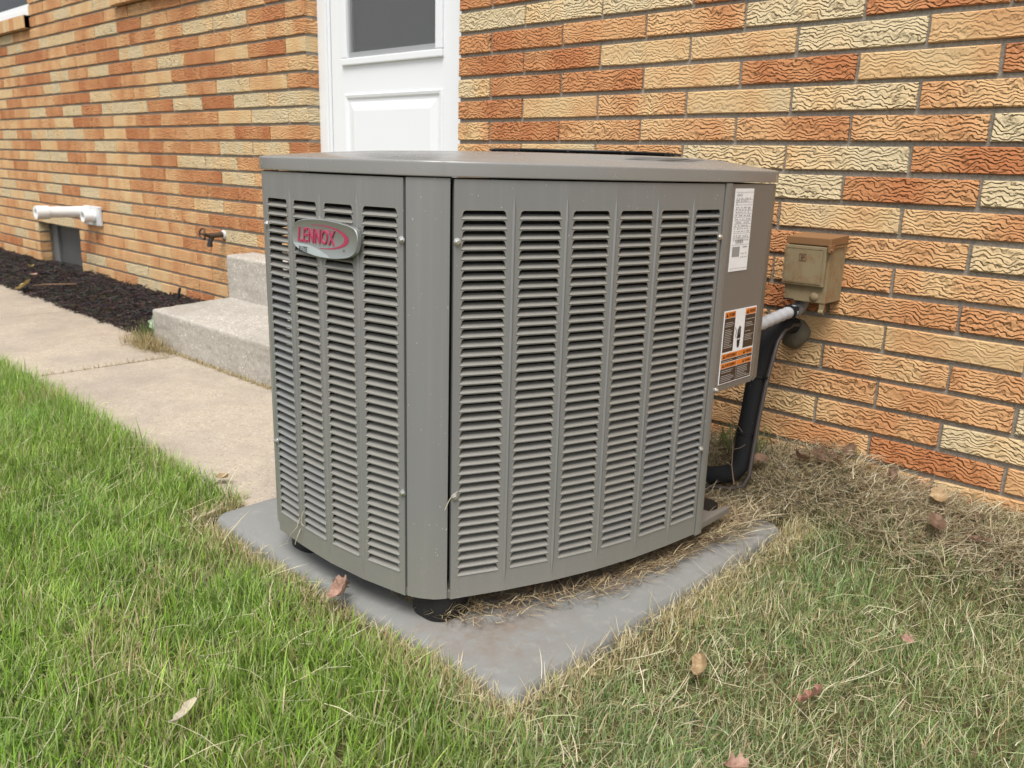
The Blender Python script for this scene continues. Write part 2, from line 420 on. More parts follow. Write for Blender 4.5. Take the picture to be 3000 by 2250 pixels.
def axis(lo, hi, step, ext):
    a = list(np.arange(lo, hi + 1e-6, step)); d = step; v = hi
    while v < ext: d *= 1.6; v += d; a.append(v)
    d = step; v = lo; b = []
    while v > -ext: d *= 1.6; v -= d; b.append(v)
    return np.array(b[::-1] + a)
def grid_mesh(name, X, Y, zf, mat):
    nx, ny = len(X), len(Y); GX, GY = np.meshgrid(X, Y)
    co = np.stack([GX, GY, zf(GX, GY)], -1).reshape(-1, 3)
    i = np.arange((ny - 1) * (nx - 1)); r = i // (nx - 1); c = i % (nx - 1); a = r * nx + c
    f = np.stack([a, a + 1, a + nx + 1, a + nx], -1)
    return raw_mesh(name, co, f, mat, True)
def raw_mesh(name, co, f, mat, smooth=False, tint=None, sizes=None):
    me = bpy.data.meshes.new(name); co = np.ascontiguousarray(co, np.float32)
    me.vertices.add(len(co)); me.vertices.foreach_set('co', co.ravel())
    if sizes is None: sizes = np.full(len(f), f.shape[1], np.int32); flat_i = f.ravel()
    else: flat_i = f
    me.loops.add(len(flat_i)); me.loops.foreach_set('vertex_index', np.ascontiguousarray(flat_i, np.int32))
    me.polygons.add(len(sizes)); st = np.concatenate([[0], np.cumsum(sizes)[:-1]]).astype(np.int32)
    me.polygons.foreach_set('loop_start', st)
    me.update(calc_edges=True)
    if smooth: me.polygons.foreach_set('use_smooth', np.ones(len(sizes), bool))
    if tint is not None:
        at = me.attributes.new('tint', 'FLOAT_COLOR', 'POINT')
        t = np.ones((len(co), 4), np.float32); t[:, :3] = tint; at.data.foreach_set('color', t.ravel())
    me.materials.append(mat); me.validate(); me.update()
    return me
gx = axis(-2.2, 3.0, 0.03, 70); gy = axis(-2.7, 0.12, 0.03, 70)
ground = put('ground', grid_mesh('ground', gx, gy, gz, M_SOIL)); ground['kind'] = 'structure'

# sidewalk: slabs between tooled joints
walk = thing('sidewalk', None, None, (-1.5, -0.8, 0.0), kind='structure')
for x0, x1 in ((0.497, -1.095), (-1.103, -2.395), (-2.403, -3.695), (-3.703, -4.995), (-5.003, -6.6)):
    b = MB(); back = -0.10 if x1 > -1.2 else -0.435
    b.box(x1, x0, -1.10, back, -0.08, 0.04)
    b.build('slab', M_WALK, walk, bevel=0.006, bseg=2, smooth=True)
# mulch bed base
def bedz(x, y): return 0.03 + 0.06 * sstep(-0.46, -0.12, y) + 0.03 * (fbm(x * 7, y * 7) - 0.4)
bed = put('mulch_bed', grid_mesh('mulch_bed', np.arange(-7, -1.30, 0.03), np.arange(-0.45, 0.121, 0.03), bedz, flat('dark_mulch_soil', rgb(0.018, 0.014, 0.012), 0.95)))
bed['kind'] = 'structure'

# ------------------------------------------------------------------ house wall
HC, LB = 0.0677, 0.29571
WX0, WX1, WZ1 = -6.9, 3.3, 2.42
OPEN = [(-0.887, 0.0, 0.0, 2.08), (-4.22, -3.478, 0.02, 0.375), (-5.25, -3.955, 1.576, 2.3), (-2.65, -1.55, 1.576, 2.3)]
house = thing('brick_house', 'house side with orange and cream bark-faced brick around a white storm door', 'house', (-1.2, 0.1, 0.0))
# mortar backing as cells between openings
xs = sorted({WX0, WX1} | {o[0] - 0.006 * 0 for o in OPEN} | {o[1] for o in OPEN}); zs = sorted({-0.10, WZ1} | {o[2] for o in OPEN if o[2] > 0} | {o[3] for o in OPEN})
mb = MB()
for i in range(len(xs) - 1):
    for j in range(len(zs) - 1):
        cx, cz = (xs[i] + xs[i + 1]) / 2, (zs[j] + zs[j + 1]) / 2
        if any(a < cx < b_ and c < cz < d for a, b_, c, d in OPEN): continue
        x0, x1 = xs[i], xs[i + 1]
        if abs(x1 + 0.887) < 1e-6: x1 -= 0.007
        if abs(x0) < 1e-6: x0 += 0.007
        if abs(x1 + 4.22) < 1e-6 and cz < 0.4: x1 -= 0.006
        mb.box(x0, x1, 0.0075, 0.20, zs[j], zs[j + 1])
wall = mb.build('wall', M_MORTAR, house, fix=False)

BH = 0.0557
def brick_mesh(L, seed):
    r = random.Random(seed); j = lambda s: r.uniform(-s, s)
    hl = L / 2
    pts = [(-hl, 0), (-hl * 0.35, 0), (hl * 0.3, 0), (hl, 0), (hl, BH * 0.5), (hl, BH), (hl * 0.37, BH), (-hl * 0.3, BH), (-hl, BH), (-hl, BH * 0.5)]
    pts = [(x + j(0.0012), z + j(0.0011)) for x, z in pts]
    cxm = lambda x, z, k: (x - math.copysign(k, x) if abs(x) > hl * 0.8 else x, z + (k if z < BH * 0.3 else (-k if z > BH * 0.7 else 0)))
    inner = [cxm(x, z, 0.0022) for x, z in pts]
    n = len(pts); m = MB()
    vs = [(x, -0.0006 + j(0.0006), z) for x, z in inner] + [(x, 0.0019, z) for x, z in pts] + [(x, 0.07, z) for x, z in pts]
    fs = [tuple(range(n))] + [(i, (i + 1) % n, n + (i + 1) % n, n + i) for i in range(n)] + [(n + i, n + (i + 1) % n, 2 * n + (i + 1) % n, 2 * n + i) for i in range(n)]
    m.add(vs, fs); return m
def in_tone(ch):
    r = random.random
    return {'O': (0.10 + 0.10 * r(), 0.9 + 0.3 * r()), 'o': (0.16 + 0.08 * r(), 0.35), 'M': (0.36 + 0.14 * r(), 0.75 + 0.35 * r()), 'm': (0.42 + 0.1 * r(), 0.25 + 0.2 * r()),
            'Y': (0.60 + 0.12 * r(), 0.28 + 0.2 * r()), 'C': (0.86 + 0.12 * r(), 0.85 + 0.3 * r())}[ch]
RT = {1: 'OOMMO', 2: 'CCCOOM', 3: 'OOMMCO', 4: 'OOYYCYM', 5: 'COOYOYO', 6: 'OYMYCMO', 7: 'MOMMMMC', 8: 'MYMCCOM', 9: 'MMOMCOC', 10: 'MMOMYMC', 11: 'YMMMOMC',
      12: 'MMOMMMO', 13: 'MOMMOMO', 14: 'MYMMYYM', 15: 'MMOMMMM', 16: 'OMMMMMC', 17: 'MMMMMMC', 18: 'MOMMMOY', 19: 'MMMMMMY', 0: 'MOMCOMO', -1: 'OMCMOYM'}
LT = {-1: 'OMMMMOCM', 0: 'MOCCMOMO', 1: 'MMMOMCOM', 2: 'YOYoCMOC', 3: 'MMOOYMOO', 4: 'OYCMCMMC', 5: 'CCOCOCCO', 6: 'CCYOMOYM', 7: 'MOMMMOYM', 8: 'OCCMMOMC', 9: 'MOCCOYYM',
      10: 'OMCOMOYM', 11: 'MOOOMOYM', 12: 'MMMCMMYM', 13: 'MOOMMMCM', 14: 'OMCOMmYm', 15: 'MMMOmmYm', 16: 'mMCMmmmm', 17: 'mmMmmmmm'}
bricks = []                                                # (x0, x1, zbottom, tone, bark, px size)
def rowbricks(r, left):
    odd = r % 2
    z0 = 1.38 - r * HC + (0.0013 if left else 0)
    if not left:
        u = 0.0; e = [0.0] + [k + 0.517 for k in range(13)] if odd else [float(k) for k in range(13)]
    else:
        e = [-3.0] + [-3.5 - k for k in range(22)] if odd == 0 else [-3.0 - k for k in range(22)]
    T = (LT if left else RT).get(r, '')
    for i in range(len(e) - 1):
        a, b_ = sorted((e[i] * LB, e[i + 1] * LB))
        if left: a += 0.0; b_ += 0.0
        ch = T[i] if i < len(T) else random.choice('OOMMMmYCCY' if r < 13 else 'OMMMmmmYC')
        yield a, b_, z0, ch
mid_x = {}
for r in range(-15, 22):
    for left in (False, True):
        for a, b_, z0, ch in rowbricks(r, left):
            if b_ < WX0 or a > WX1: continue
            segs = [(a, b_)]
            for ox0, ox1, oz0, oz1 in OPEN:
                if z0 + BH * 0.6 > oz0 and z0 + BH * 0.4 < oz1:
                    ns = []
                    for s0, s1 in segs:
                        if s1 <= ox0 + 0.002 or s0 >= ox1 - 0.002: ns.append((s0, s1)); continue
                        if s0 < ox0: ns.append((s0, ox0 + 0.0045))
                        if s1 > ox1: ns.append((ox1 - 0.0045, s1))
                    segs = ns
            for s0, s1 in segs:
                if s1 - s0 > 0.03: bricks.append((s0, s1, z0, ch))
    if 1.38 - r * HC > 2.085:                              # courses carried over the door
        odd = r % 2
        for k in range(4):
            a = -0.887 + (k - (0.5 if odd else 0)) * 0.2957; b_ = min(a + 0.2957, 0.0); a = max(a, -0.887)
            if b_ - a > 0.03: bricks.append((a, b_, 1.38 - r * HC, random.choice('OMMCY')))
CRn = np.array(CR); CLn = np.array(CL)
def pix(p):
    c = CRn @ (np.array(p) - CLn)
    return (512 + 836 * c[0] / c[2], 384 + 836 * c[1] / c[2], c[2]) if c[2] > 0.05 else (-999, -999, 1)
def vis_size(bk):
    x, y, d = pix(((bk[0] + bk[1]) / 2, 0, bk[2] + 0.028))
    inv = -40 < x < 1064 and -30 < y < 800
    if inv and 300 < x < 755 and y > 160 and pix((0.9, -0.8, 0.8))[2] < d + 9: inv = False     # behind the air conditioner
    if bk[2] < 0.03: inv = False
    return (1e3 if inv else 0) + (bk[1] - bk[0]) / d
bricks.sort(key=vis_size, reverse=True)
NB = 8; cache = {}
def shared(L, k):
    key = (round(L * 250), k)
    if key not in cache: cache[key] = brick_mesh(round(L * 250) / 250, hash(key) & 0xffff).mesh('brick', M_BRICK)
    return cache[key]
sv, sf, st, sbk, sse = [], [], [], [], []
for i, (a, b_, z0, ch) in enumerate(bricks):
    tone, bark = in_tone(ch); L = b_ - a - 0.009; cx = (a + b_) / 2; cy = random.uniform(-0.0012, 0.0012); z = z0 + random.uniform(-0.0006, 0.0006)
    if i < 300:
        o = put('brick', shared(L, i % NB), wall); o.location = (cx, cy, z)
        o['tone'] = tone; o['bark'] = bark; o['seed'] = random.random()
    else:
        m = brick_mesh(L, i % NB); base = len(sv); sd_ = random.random()
        sv.extend([(x + cx, y + cy, zz + z) for x, y, zz in m.v])
        for f in m.f: sf.append(tuple(q + base for q in f)); st.append(tone); sbk.append(bark); sse.append(sd_)
me = bpy.data.meshes.new('brick'); me.from_pydata(sv, [], sf)
for nm, arr in (('tone', st), ('bark', sbk), ('seed', sse)):
    at = me.attributes.new(nm, 'FLOAT', 'FACE'); at.data.foreach_set('value', arr)
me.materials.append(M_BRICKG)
rest = put('brick_field', me, wall); rest['kind'] = 'stuff'

# rowlock sills and windows
def window(x0, x1, tops):
    z0 = 1.662
    w = MB(); w.box(x0, x1, 0.05, 0.12, z0, z0 + 0.055); w.box(x1 - 0.05, x1, 0.05, 0.12, z0 + 0.055, 2.25); w.box(x0, x0 + 0.05, 0.05, 0.12, z0 + 0.055, 2.25); w.box(x0 + 0.05, x1 - 0.05, 0.05, 0.12, 2.2, 2.25)
    w.box(x0 + 0.05, x1 - 0.05, 0.062, 0.11, z0 + 0.055, z0 + 0.085)
    win = w.build('window', M_WHITE, house, bevel=0.004)
    p = MB(); p.box(x0 + 0.05, x1 - 0.05, 0.085, 0.09, z0 + 0.085, 2.2); p.build('pane', M_GLASS, win)
    p = MB(); p.box(x0 + 0.02, x1 - 0.02, 0.16, 0.17, z0, 2.28); p.build('dark_room_sheet', M_ROOM, win)  # near-black sheet painting in the unlit room behind the pane
    n = int((x1 - x0) / 0.0668); stp = (x1 - x0) / n
    for k in range(n):
        b = MB(); c0 = x0 + k * stp + 0.004; c1 = x0 + (k + 1) * stp - 0.004; y0 = -0.034 + random.uniform(-0.002, 0.002)
        b.add([(c0, y0, 1.578), (c1, y0, 1.578), (c1, 0.07, 1.578), (c0, 0.07, 1.578), (c0, y0, 1.652), (c1, y0, 1.652), (c1, 0.07, 1.660), (c0, 0.07, 1.660)],
              [(0, 3, 2, 1), (4, 5, 6, 7), (0, 1, 5, 4), (1, 2, 6, 5), (2, 3, 7, 6), (3, 0, 4, 7)])
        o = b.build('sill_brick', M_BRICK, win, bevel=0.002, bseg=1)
        t, bk = in_tone(random.choice('mYmYYMC')); o['tone'] = t; o['bark'] = bk * 0.2; o['seed'] = random.random()
    b = MB(); b.box(x0 + 0.004, x1 - 0.004, -0.027, 0.045, 1.5785, 1.655); b.build('sill_mortar', M_MORTAR, win)
window(-5.25, -3.955, 1.66); window(-2.65, -1.55, 1.66)

# storm door
DY = 0.072
d = MB(); d.box(-0.815, -0.07, DY, DY + 0.04, 0.42, 1.195); d.box(-0.815, -0.735, DY, DY + 0.04, 1.195, 2.02); d.box(-0.15, -0.07, DY, DY + 0.04, 1.195, 2.02); d.box(-0.735, -0.15, DY, DY + 0.04, 1.93, 2.02)
door = d.build('door', M_WHITE, house)
d = MB()
for x0, x1 in ((-0.894, -0.836), (-0.063, 0.007)):
    d.box(x0, x1, DY - 0.012, 0.14, 0.40, 2.08)
for x0, x1 in ((-0.836, -0.820), (-0.068, -0.063)): d.box(x0, x1, DY - 0.004, 0.14, 0.40, 2.08)
d.box(-0.82, -0.068, DY - 0.006, 0.14, 2.03, 2.08); d.box(-0.836, -0.063, 0.0, 0.2, 0.36, 0.40)
d.build('door_frame', M_WHITE, door, bevel=0.003)
d = MB()
d.box(-0.738, -0.148, DY - 0.012, DY + 0.02, 1.188, 1.214); d.box(-0.738, -0.702, DY - 0.011, DY + 0.02, 1.214, 1.96); d.box(-0.184, -0.148, DY - 0.011, DY + 0.02, 1.214, 1.96)
d.build('window_trim', M_WHITE, door, bevel=0.004)
d = MB(); d.box(-0.702, -0.690, DY + 0.001, DY + 0.018, 1.214, 1.96); d.box(-0.196, -0.184, DY + 0.001, DY + 0.018, 1.214, 1.96); d.box(-0.690, -0.196, DY + 0.001, DY + 0.018, 1.214, 1.235)
d.build('screen_frame', mat_paint('grey_aluminium', rgb(0.30, 0.31, 0.32), 0.45, 0.5), door)
d = MB(); d.box(-0.692, -0.194, DY + 0.010, DY + 0.011, 1.233, 1.93); d.build('insect_screen', M_SCREEN, door)
d = MB(); d.box(-0.70, -0.186, DY + 0.024, DY + 0.028, 1.214, 1.94); d.build('glass_pane', M_GLASS, door)
# lower raised panel: moulding, sloped border, flat field
d = MB()
x0, x1, z0, z1 = -0.730, -0.148, 0.52, 1.084
rings = [(0.0, -0.0005), (0.006, -0.008), (0.016, -0.006), (0.022, 0.001), (0.030, 0.0005), (0.062, -0.0075), (0.066, -0.008)]
lp = [[(x0 + i, DY + n, z0 + i), (x1 - i, DY + n, z0 + i), (x1 - i, DY + n, z1 - i), (x0 + i, DY + n, z1 - i)] for i, n in rings]
d.loft(lp, True); d.build('raised_panel', M_WHITE, door)
d = MB(); iy = 0.155
d.box(-0.83, -0.06, iy, iy + 0.03, 0.42, 2.03)
for px0, px1 in ((-0.645, -0.49), (-0.40, -0.225)):
    for i, nn in ((0.0, 0.008), (0.022, 0.016)):
        d.box(px0 + i, px1 - i, iy - nn, iy + 0.002, 1.02 + i, 1.62 - i)
d.build('inner_door', M_INNER, door)
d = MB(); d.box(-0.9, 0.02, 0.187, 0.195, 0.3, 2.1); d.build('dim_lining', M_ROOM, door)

# crawl-space hatch in its recess
h = MB(); h.box(-4.21, -3.485, 0.105, 0.125, 0.02, 0.37)
hatch = h.build('crawl_space_hatch', M_HATCH, house)
h = MB(); h.box(-4.21, -4.12, 0.085, 0.108, 0.02, 0.37); h.box(-3.525, -3.485, 0.085, 0.108, 0.02, 0.37); h.box(-4.12, -3.525, 0.085, 0.108, 0.335, 0.37)
h.build('hatch_frame', mat_paint('hatch_frame_paint', rgb(0.15, 0.155, 0.155), 0.5, 0.3), hatch, bevel=0.003)
# brick lining of the hatch's left side
for r in range(15, 21):
    z = 1.38 - r * HC
    if z > 0.34: continue

# ------------------------------------------------------------------ concrete steps
steps = thing('concrete_steps', 'two weathered pebbly concrete steps below the white storm door', 'steps', (-0.45, -0.25, 0.04))
def block(x0, x1, y0, y1, z0, zf, zb):
    bm = bmesh.new()
    v = [bm.verts.new(p) for p in [(x0, y0, z0), (x1, y0, z0), (x1, y1, z0), (x0, y1, z0), (x0, y0, zf), (x1, y0, zf), (x1, y1, zb), (x0, y1, zb)]]
    for f in [(0, 3, 2, 1), (4, 5, 6, 7), (0, 1, 5, 4), (1, 2, 6, 5), (2, 3, 7, 6), (3, 0, 4, 7)]: bm.faces.new([v[i] for i in f])
    bmesh.ops.bevel(bm, geom=[e for e in bm.edges], offset=0.012, segments=3, profile=0.6, affect='EDGES')
    bmesh.ops.subdivide_edges(bm, edges=[e for e in bm.edges if e.calc_length() > 0.1], cuts=24, use_grid_fill=True)
    bmesh.ops.recalc_face_normals(bm, faces=bm.faces)
    co = np.array([q.co[:] for q in bm.verts])
    n = fbm(co[:, 0] * 30 + co[:, 2] * 21, co[:, 1] * 30 + co[:, 2] * 33) - 0.5
    for q, k in zip(bm.verts, n): q.co += q.normal * float(k) * 0.007
    me = bpy.data.meshes.new('step'); bm.to_mesh(me); bm.free()
    me.polygons.foreach_set('use_smooth', [True] * len(me.polygons)); me.materials.append(M_STEP); return me
put('lower_step', block(-1.345, 0.46, -0.502, -0.003, 0.0, 0.198, 0.222), steps)
put('upper_step', block(-1.362, 0.46, -0.142, -0.003, 0.19, 0.404, 0.410), steps)

# ------------------------------------------------------------------ equipment pad
def rrect(x0, x1, y0, y1, r, seg=5):
    p = []
    for cx, cy, a0 in ((x1 - r, y0 + r, -90), (x1 - r, y1 - r, 0), (x0 + r, y1 - r, 90), (x0 + r, y0 + r, 180)):
        for k in range(seg + 1):
            a = math.radians(a0 + 90 * k / seg); p.append((cx + r * math.cos(a), cy + r * math.sin(a)))
    return p
lo = []
for ins, z in ((-0.006, -0.02), (-0.003, 0.036), (0.0, 0.043), (0.004, 0.048), (0.012, PZ)):
    lo.append([(x, y, z) for x, y in rrect(PX0 + ins, PX1 - ins, PY0 + ins, PY1 - ins, 0.035 - min(ins, 0.02) * 0.5)])
b = MB(); b.loft(lo, True)
pad = b.build('equipment_pad', M_PAD, None, smooth=True, origin=(0, 0, 0))
tag(pad, 'square grey composite pad lying in the grass under the air conditioner', 'pad')

# ------------------------------------------------------------------ air conditioner
AC = thing('air_conditioner', 'grey louvered outdoor air conditioner unit with a silver nameplate', 'air conditioner', (0.95, -0.75, PZ))
ZB, ZT = 0.100, 0.8075
FRONT = [(0.754, -1.180), (0.851, -1.188), (0.946, -1.191), (1.041, -1.185), (1.138, -1.169)]
RIGHT = [(1.202, -1.121), (1.244, -1.031), (1.279, -0.943), (1.308, -0.850), (1.329, -0.757), (1.343, -0.664), (1.352, -0.575)]
LEFT = [(1.892 - x, y) for x, y in RIGHT][::-1]
POST = [(1.1415, -1.1665), (1.152, -1.1628), (1.163, -1.1572), (1.173, -1.1505), (1.183, -1.1430), (1.191, -1.1330), (1.1965, -1.1245)]
LPOST = [(0.690, -1.1215), (0.696, -1.135), (0.706, -1.150), (0.720, -1.164), (0.735, -1.173), (0.7515, -1.1785)]
REAR = [(1.353, -0.385), (1.340, -0.345), (1.290, -0.318), (1.190, -0.305), (1.070, -0.297), (0.946, -0.294), (0.822, -0.297), (0.702, -0.305), (0.602, -0.318), (0.552, -0.345), (0.539, -0.385)]
PLAN = LPOST + FRONT + POST + RIGHT + [(1.3525, -0.545)] + REAR + [(0.5395, -0.545)] + LEFT
CX, CY = 0.946, -0.745
GX_, GY_ = 1.065, -0.64
def inset(poly, d):
    P = [Vector((x, y)) for x, y in poly]; out = []
    n = len(P)
    for i in range(n):
        e1 = (P[i] - P[i - 1]); e2 = (P[(i + 1) % n] - P[i]); t = (e1.normalized() + e2.normalized()).normalized()
        out.append((P[i].x - t.y * d, P[i].y + t.x * d))
    return out
# base pan with rail
PAN = [p for p in PLAN if not (p[0] > 1.15 and p[1] > -0.50)]; q_ = PAN.index((1.3525, -0.545)) + 1; PAN = PAN[:q_] + [(1.3490, -0.415), (1.336, -0.412), (1.325, -0.47), (1.15, -0.50)] + PAN[q_:]
b = MB(); b.prism(inset(PAN, 0.004), ZB - 0.002, ZB + 0.014); b.build('base_pan', M_UNITR, AC, bevel=0.003)
for fx, fy in ((1.155, -1.095), (0.775, -1.105), (1.27, -0.42), (0.62, -0.42)):
    b = MB(); b.prism(rrect(fx - 0.052, fx + 0.038, fy - 0.045, fy + 0.045, 0.034), PZ, ZB - 0.001)
    b.build('foot', M_BLACK, AC, bevel=0.004, smooth=True)
# inner coil (dark, fins)
b = MB(); b.prism([(0.80, -1.148), (0.95, -1.162), (1.125, -1.138), (1.165, -1.105), (1.245, -0.94), (1.30, -0.76), (1.318, -0.60), (1.318, -0.56), (1.2, -0.40), (0.75, -0.40), (0.74, -0.7)], ZB + 0.016, 0.80)
b.build('condenser_coil', M_DARK, AC)

# corner posts
def strip_post(name, line, z0, z1, mat, back=0.012, zmid=None):
    b = MB(); n = len(line)
    P = [Vector((x, y)) for x, y in line]; inn = []
    for i in range(n):
        t = (P[min(i + 1, n - 1)] - P[max(i - 1, 0)]).normalized(); inn.append((P[i].x - t.y * back, P[i].y + t.x * back))
    b.prism(line + inn[::-1], z0, z1)
    return b.build(name, mat, AC, smooth=True)
strip_post('corner_post', POST, ZB + 0.0005, ZT + 0.001, M_UNIT)
strip_post('corner_post', LPOST, ZB + 0.012, ZT + 0.001, M_UNIT)
strip_post('corner_post', [(1.3535, -0.572), (1.3545, -0.566), (1.3545, -0.552), (1.353, -0.547)], ZB - 0.004, ZT + 0.001, M_UNIT, 0.03)
strip_post('corner_post', [(0.5385, -0.543), (0.538, -0.572)], ZB, ZT, M_UNIT, 0.03)

# louvered panels
LZ0, NL = 0.141, 40
PIT = (0.761 - 0.141) / (NL - 1 + 0.93)
BW = 0.0385
def louver_mesh():
    b = MB()
    w = [0.0010, 0.0026, 0.0048, 0.0068, 0.0084, 0.0122, 0.0143]
    c = [0.0377, 0.0373, 0.0368, 0.0363, 0.0359, 0.0346, 0.0315]
    n_ = [0.0013, 0.0003, -0.0030, -0.0072, -0.0118]
    for s in (-1, 1):                                       # flat corners of the stamped opening, in the panel's plane
        vs = [(s * BW, 0, 0)] + [(s * BW, a, 0) for a in w] + [(s * BW, PIT, 0)]
        vs += [(s * c[0], 0, 0)] + [(s * k, a, 0) for k, a in zip(c, w)] + [(s * c[-1], PIT, 0)]
        m = len(w) + 2; fs = [(i, i + 1, m + i + 1, m + i) for i in range(m - 1)]
        b.add(vs, [f if s < 0 else f[::-1] for f in fs])
    b.add([(-c[-1], w[-1], 0), (c[-1], w[-1], 0), (c[-1], PIT, 0), (-c[-1], PIT, 0)], [(0, 1, 2, 3)])
    b.add([(-c[-1], w[-1], 0), (c[-1], w[-1], 0), (c[-1], w[-1] - 0.0002, -0.0016), (-c[-1], w[-1] - 0.0002, -0.0016)], [(3, 2, 1, 0)])
    # the slat: rolled lip below, leaning inward as it rises
    sl = [(0.0, 0.0)] + list(zip(w[:5], n_))
    vs = []
    for k, (a, nn) in enumerate(sl):
        cc = c[max(k - 1, 0)]; vs += [(-cc, a, nn), (cc, a, nn)]
    b.add(vs, [(2 * k, 2 * k + 1, 2 * k + 3, 2 * k + 2) for k in range(len(sl) - 1)])
    for s in (-1, 1):                                       # webs joining slat ends to the panel
        vs = [(s * c[k], w[k], 0) for k in range(1, 5)] + [(s * c[k], w[k], n_[k]) for k in range(1, 5)]
        fs = [(k, k + 1, 5 + k, 4 + k) for k in range(3)]
        b.add(vs, [f if s > 0 else f[::-1] for f in fs])
    return b.mesh('louver', M_UNIT, smooth=True, fix=False)
LOUV = louver_mesh()
lv = [v.co.copy() for v in LOUV.vertices]; lf = [tuple(p.vertices) for p in LOUV.polygons]
def facet(a, b_):
    a = Vector((*a, 0)); b_ = Vector((*b_, 0)); return Frame((a + b_) / 2, b_ - a, (0, 0, 1)), (b_ - a).length
def panel(line, name):
    b = MB(); frs = []
    nseg = len(line) - 1
    for i in range(nseg):
        fr, F = facet(line[i], line[i + 1]); frs.append(fr); hw = F / 2
        b.add([fr(-hw, ZB), fr(hw, ZB), fr(hw, LZ0), fr(-hw, LZ0)], [(0, 1, 2, 3)])
        ztop = LZ0 + NL * PIT
        b.add([fr(-hw, ztop), fr(hw, ztop), fr(hw, ZT), fr(-hw, ZT)], [(0, 1, 2, 3)])
        for s0, s1 in ((-hw, -BW), (BW, hw)):
            b.add([fr(s0, LZ0), fr(s1, LZ0), fr(s1, ztop), fr(s0, ztop)], [(0, 1, 2, 3)])
        # folded hems
        b.add([fr(-hw, ZB), fr(hw, ZB), fr(hw, ZB, -0.014), fr(-hw, ZB, -0.014)], [(3, 2, 1, 0)])
        b.add([fr(-hw, ZT), fr(hw, ZT), fr(hw, ZT - 0.0015, -0.009), fr(-hw, ZT - 0.0015, -0.009)], [(0, 1, 2, 3)])
        if i == 0: b.add([fr(-hw, ZB), fr(-hw, ZT), fr(-hw + 0.001, ZT, -0.012), fr(-hw + 0.001, ZB, -0.012)], [(0, 1, 2, 3)])
        if i == nseg - 1: b.add([fr(hw, ZB), fr(hw, ZT), fr(hw - 0.001, ZT, -0.012), fr(hw - 0.001, ZB, -0.012)], [(3, 2, 1, 0)])
        if i:                                                 # crease rib between two columns
            r0, r1 = ZB + 0.012, ZT - 0.022
            p = [fr(-hw - 0.0036, r0 + 0.03, 0.0002), fr(-hw, r0, 0.0003), fr(-hw + 0.0036, r0 + 0.03, 0.0002), fr(-hw + 0.0030, r1 - 0.02, 0.0002), fr(-hw, r1, 0.0003), fr(-hw - 0.0030, r1 - 0.02, 0.0002),
                 fr(-hw, r0 + 0.035, 0.0026), fr(-hw, r1 - 0.025, 0.0026)]
            b.add(p, [(0, 1, 6), (1, 2, 6), (2, 3, 7, 6), (3, 4, 7), (4, 5, 7), (5, 0, 6, 7)])
    return b.build(name, M_UNIT, AC, smooth=True, fix=False), frs
pf, ff = panel(FRONT, 'louvered_panel'); pr, fr_ = panel(RIGHT, 'louvered_panel'); pl, fl_ = panel(LEFT, 'louvered_panel')
cells = []
for p, frs, base in ((pf, ff, 0), (pr, fr_, 0), (pl, fl_, 1)):
    for fr in frs:
        for k in range(NL):
            c = fr(0, LZ0 + k * PIT)
            cells.append((base * 100 + (c - CL).length, p, Frame(c, fr.u, fr.v)))
cells.sort(key=lambda q: q[0])
extra = {}
for i, (_, p, fr) in enumerate(cells):
    if i < 300:
        o = bpy.data.objects.new('louver', LOUV); COL.objects.link(o); o.parent = p; o.matrix_basis = fr.mat()
    else:
        b = extra.setdefault(p.name, (p, MB()))[1]; b.add([fr(v.x, v.y, v.z) for v in lv], lf)
for p, b in extra.values():
    o = b.build('louver_field', M_UNIT, p, smooth=True, fix=False); o['kind'] = 'stuff'
# hex screws
def screw(pos, nrm, parent, r=0.0046):
    n = Vector(nrm).normalized(); u = n.cross(Vector((0, 0, 1))).normalized(); v = n.cross(u); P = Vector(pos); b = MB()
    def ring(rad, h, seg, ph=0): return [P + n * h + (u * math.cos(2 * math.pi * k / seg + ph) + v * math.sin(2 * math.pi * k / seg + ph)) * rad for k in range(seg)]
    b.loft([ring(r * 1.35, 0.0, 12), ring(r * 1.3, 0.0014, 12), ring(r * 0.95, 0.0018, 12)], True)
    b.loft([ring(r * 0.85, 0.0016, 6), ring(r * 0.85, 0.0048, 6), ring(r * 0.6, 0.0055, 6)], True)
    b.build('screw', M_STEEL, parent)
for fr, u, zz, p in ((ff[3], 0.0465, 0.713, pf), (ff[3], 0.0455, 0.291, pf), (fr_[0], -0.0445, 0.713, pr), (fr_[0], -0.0445, 0.290, pr), (fr_[5], 0.0415, 0.710, pr), (fr_[5], 0.0425, 0.287, pr), (ff[0], -0.0435, 0.713, pf), (ff[0], -0.0445, 0.291, pf)):
    screw(fr(u, zz, 0.0002), fr.n, p)

# rear control panel
fc, Fw = facet((1.3530, -0.546), (1.3545, -0.386))
b = MB(); hw = Fw / 2; zc = 0.398
b.slab([(-hw, zc), (hw - 0.012, zc), (hw - 0.003, zc + 0.012), (hw, ZT), (-hw, ZT)], fc, -0.01, 0.0)
b.slab([(hw - 0.004, zc + 0.012), (hw - 0.0005, zc + 0.012), (hw - 0.0005, ZT), (hw - 0.004, ZT)], fc, -0.045, -0.01)
cp = b.build('control_panel', M_UNITR, AC, bevel=0.0015)
screw(fc(-hw + 0.004, zc + 0.006, 0.0005), fc.n, cp)
# rear and recess panels
b = MB()
for i in range(len(REAR) - 1):
    f2, F2 = facet(REAR[i], REAR[i + 1]); z0 = ZB if 3 < i < 7 else zc
    b.slab([(-F2 / 2, z0), (F2 / 2, z0), (F2 / 2, ZT), (-F2 / 2, ZT)], f2, -0.008, 0.0)
b.build('rear_panel', M_UNITR, AC)

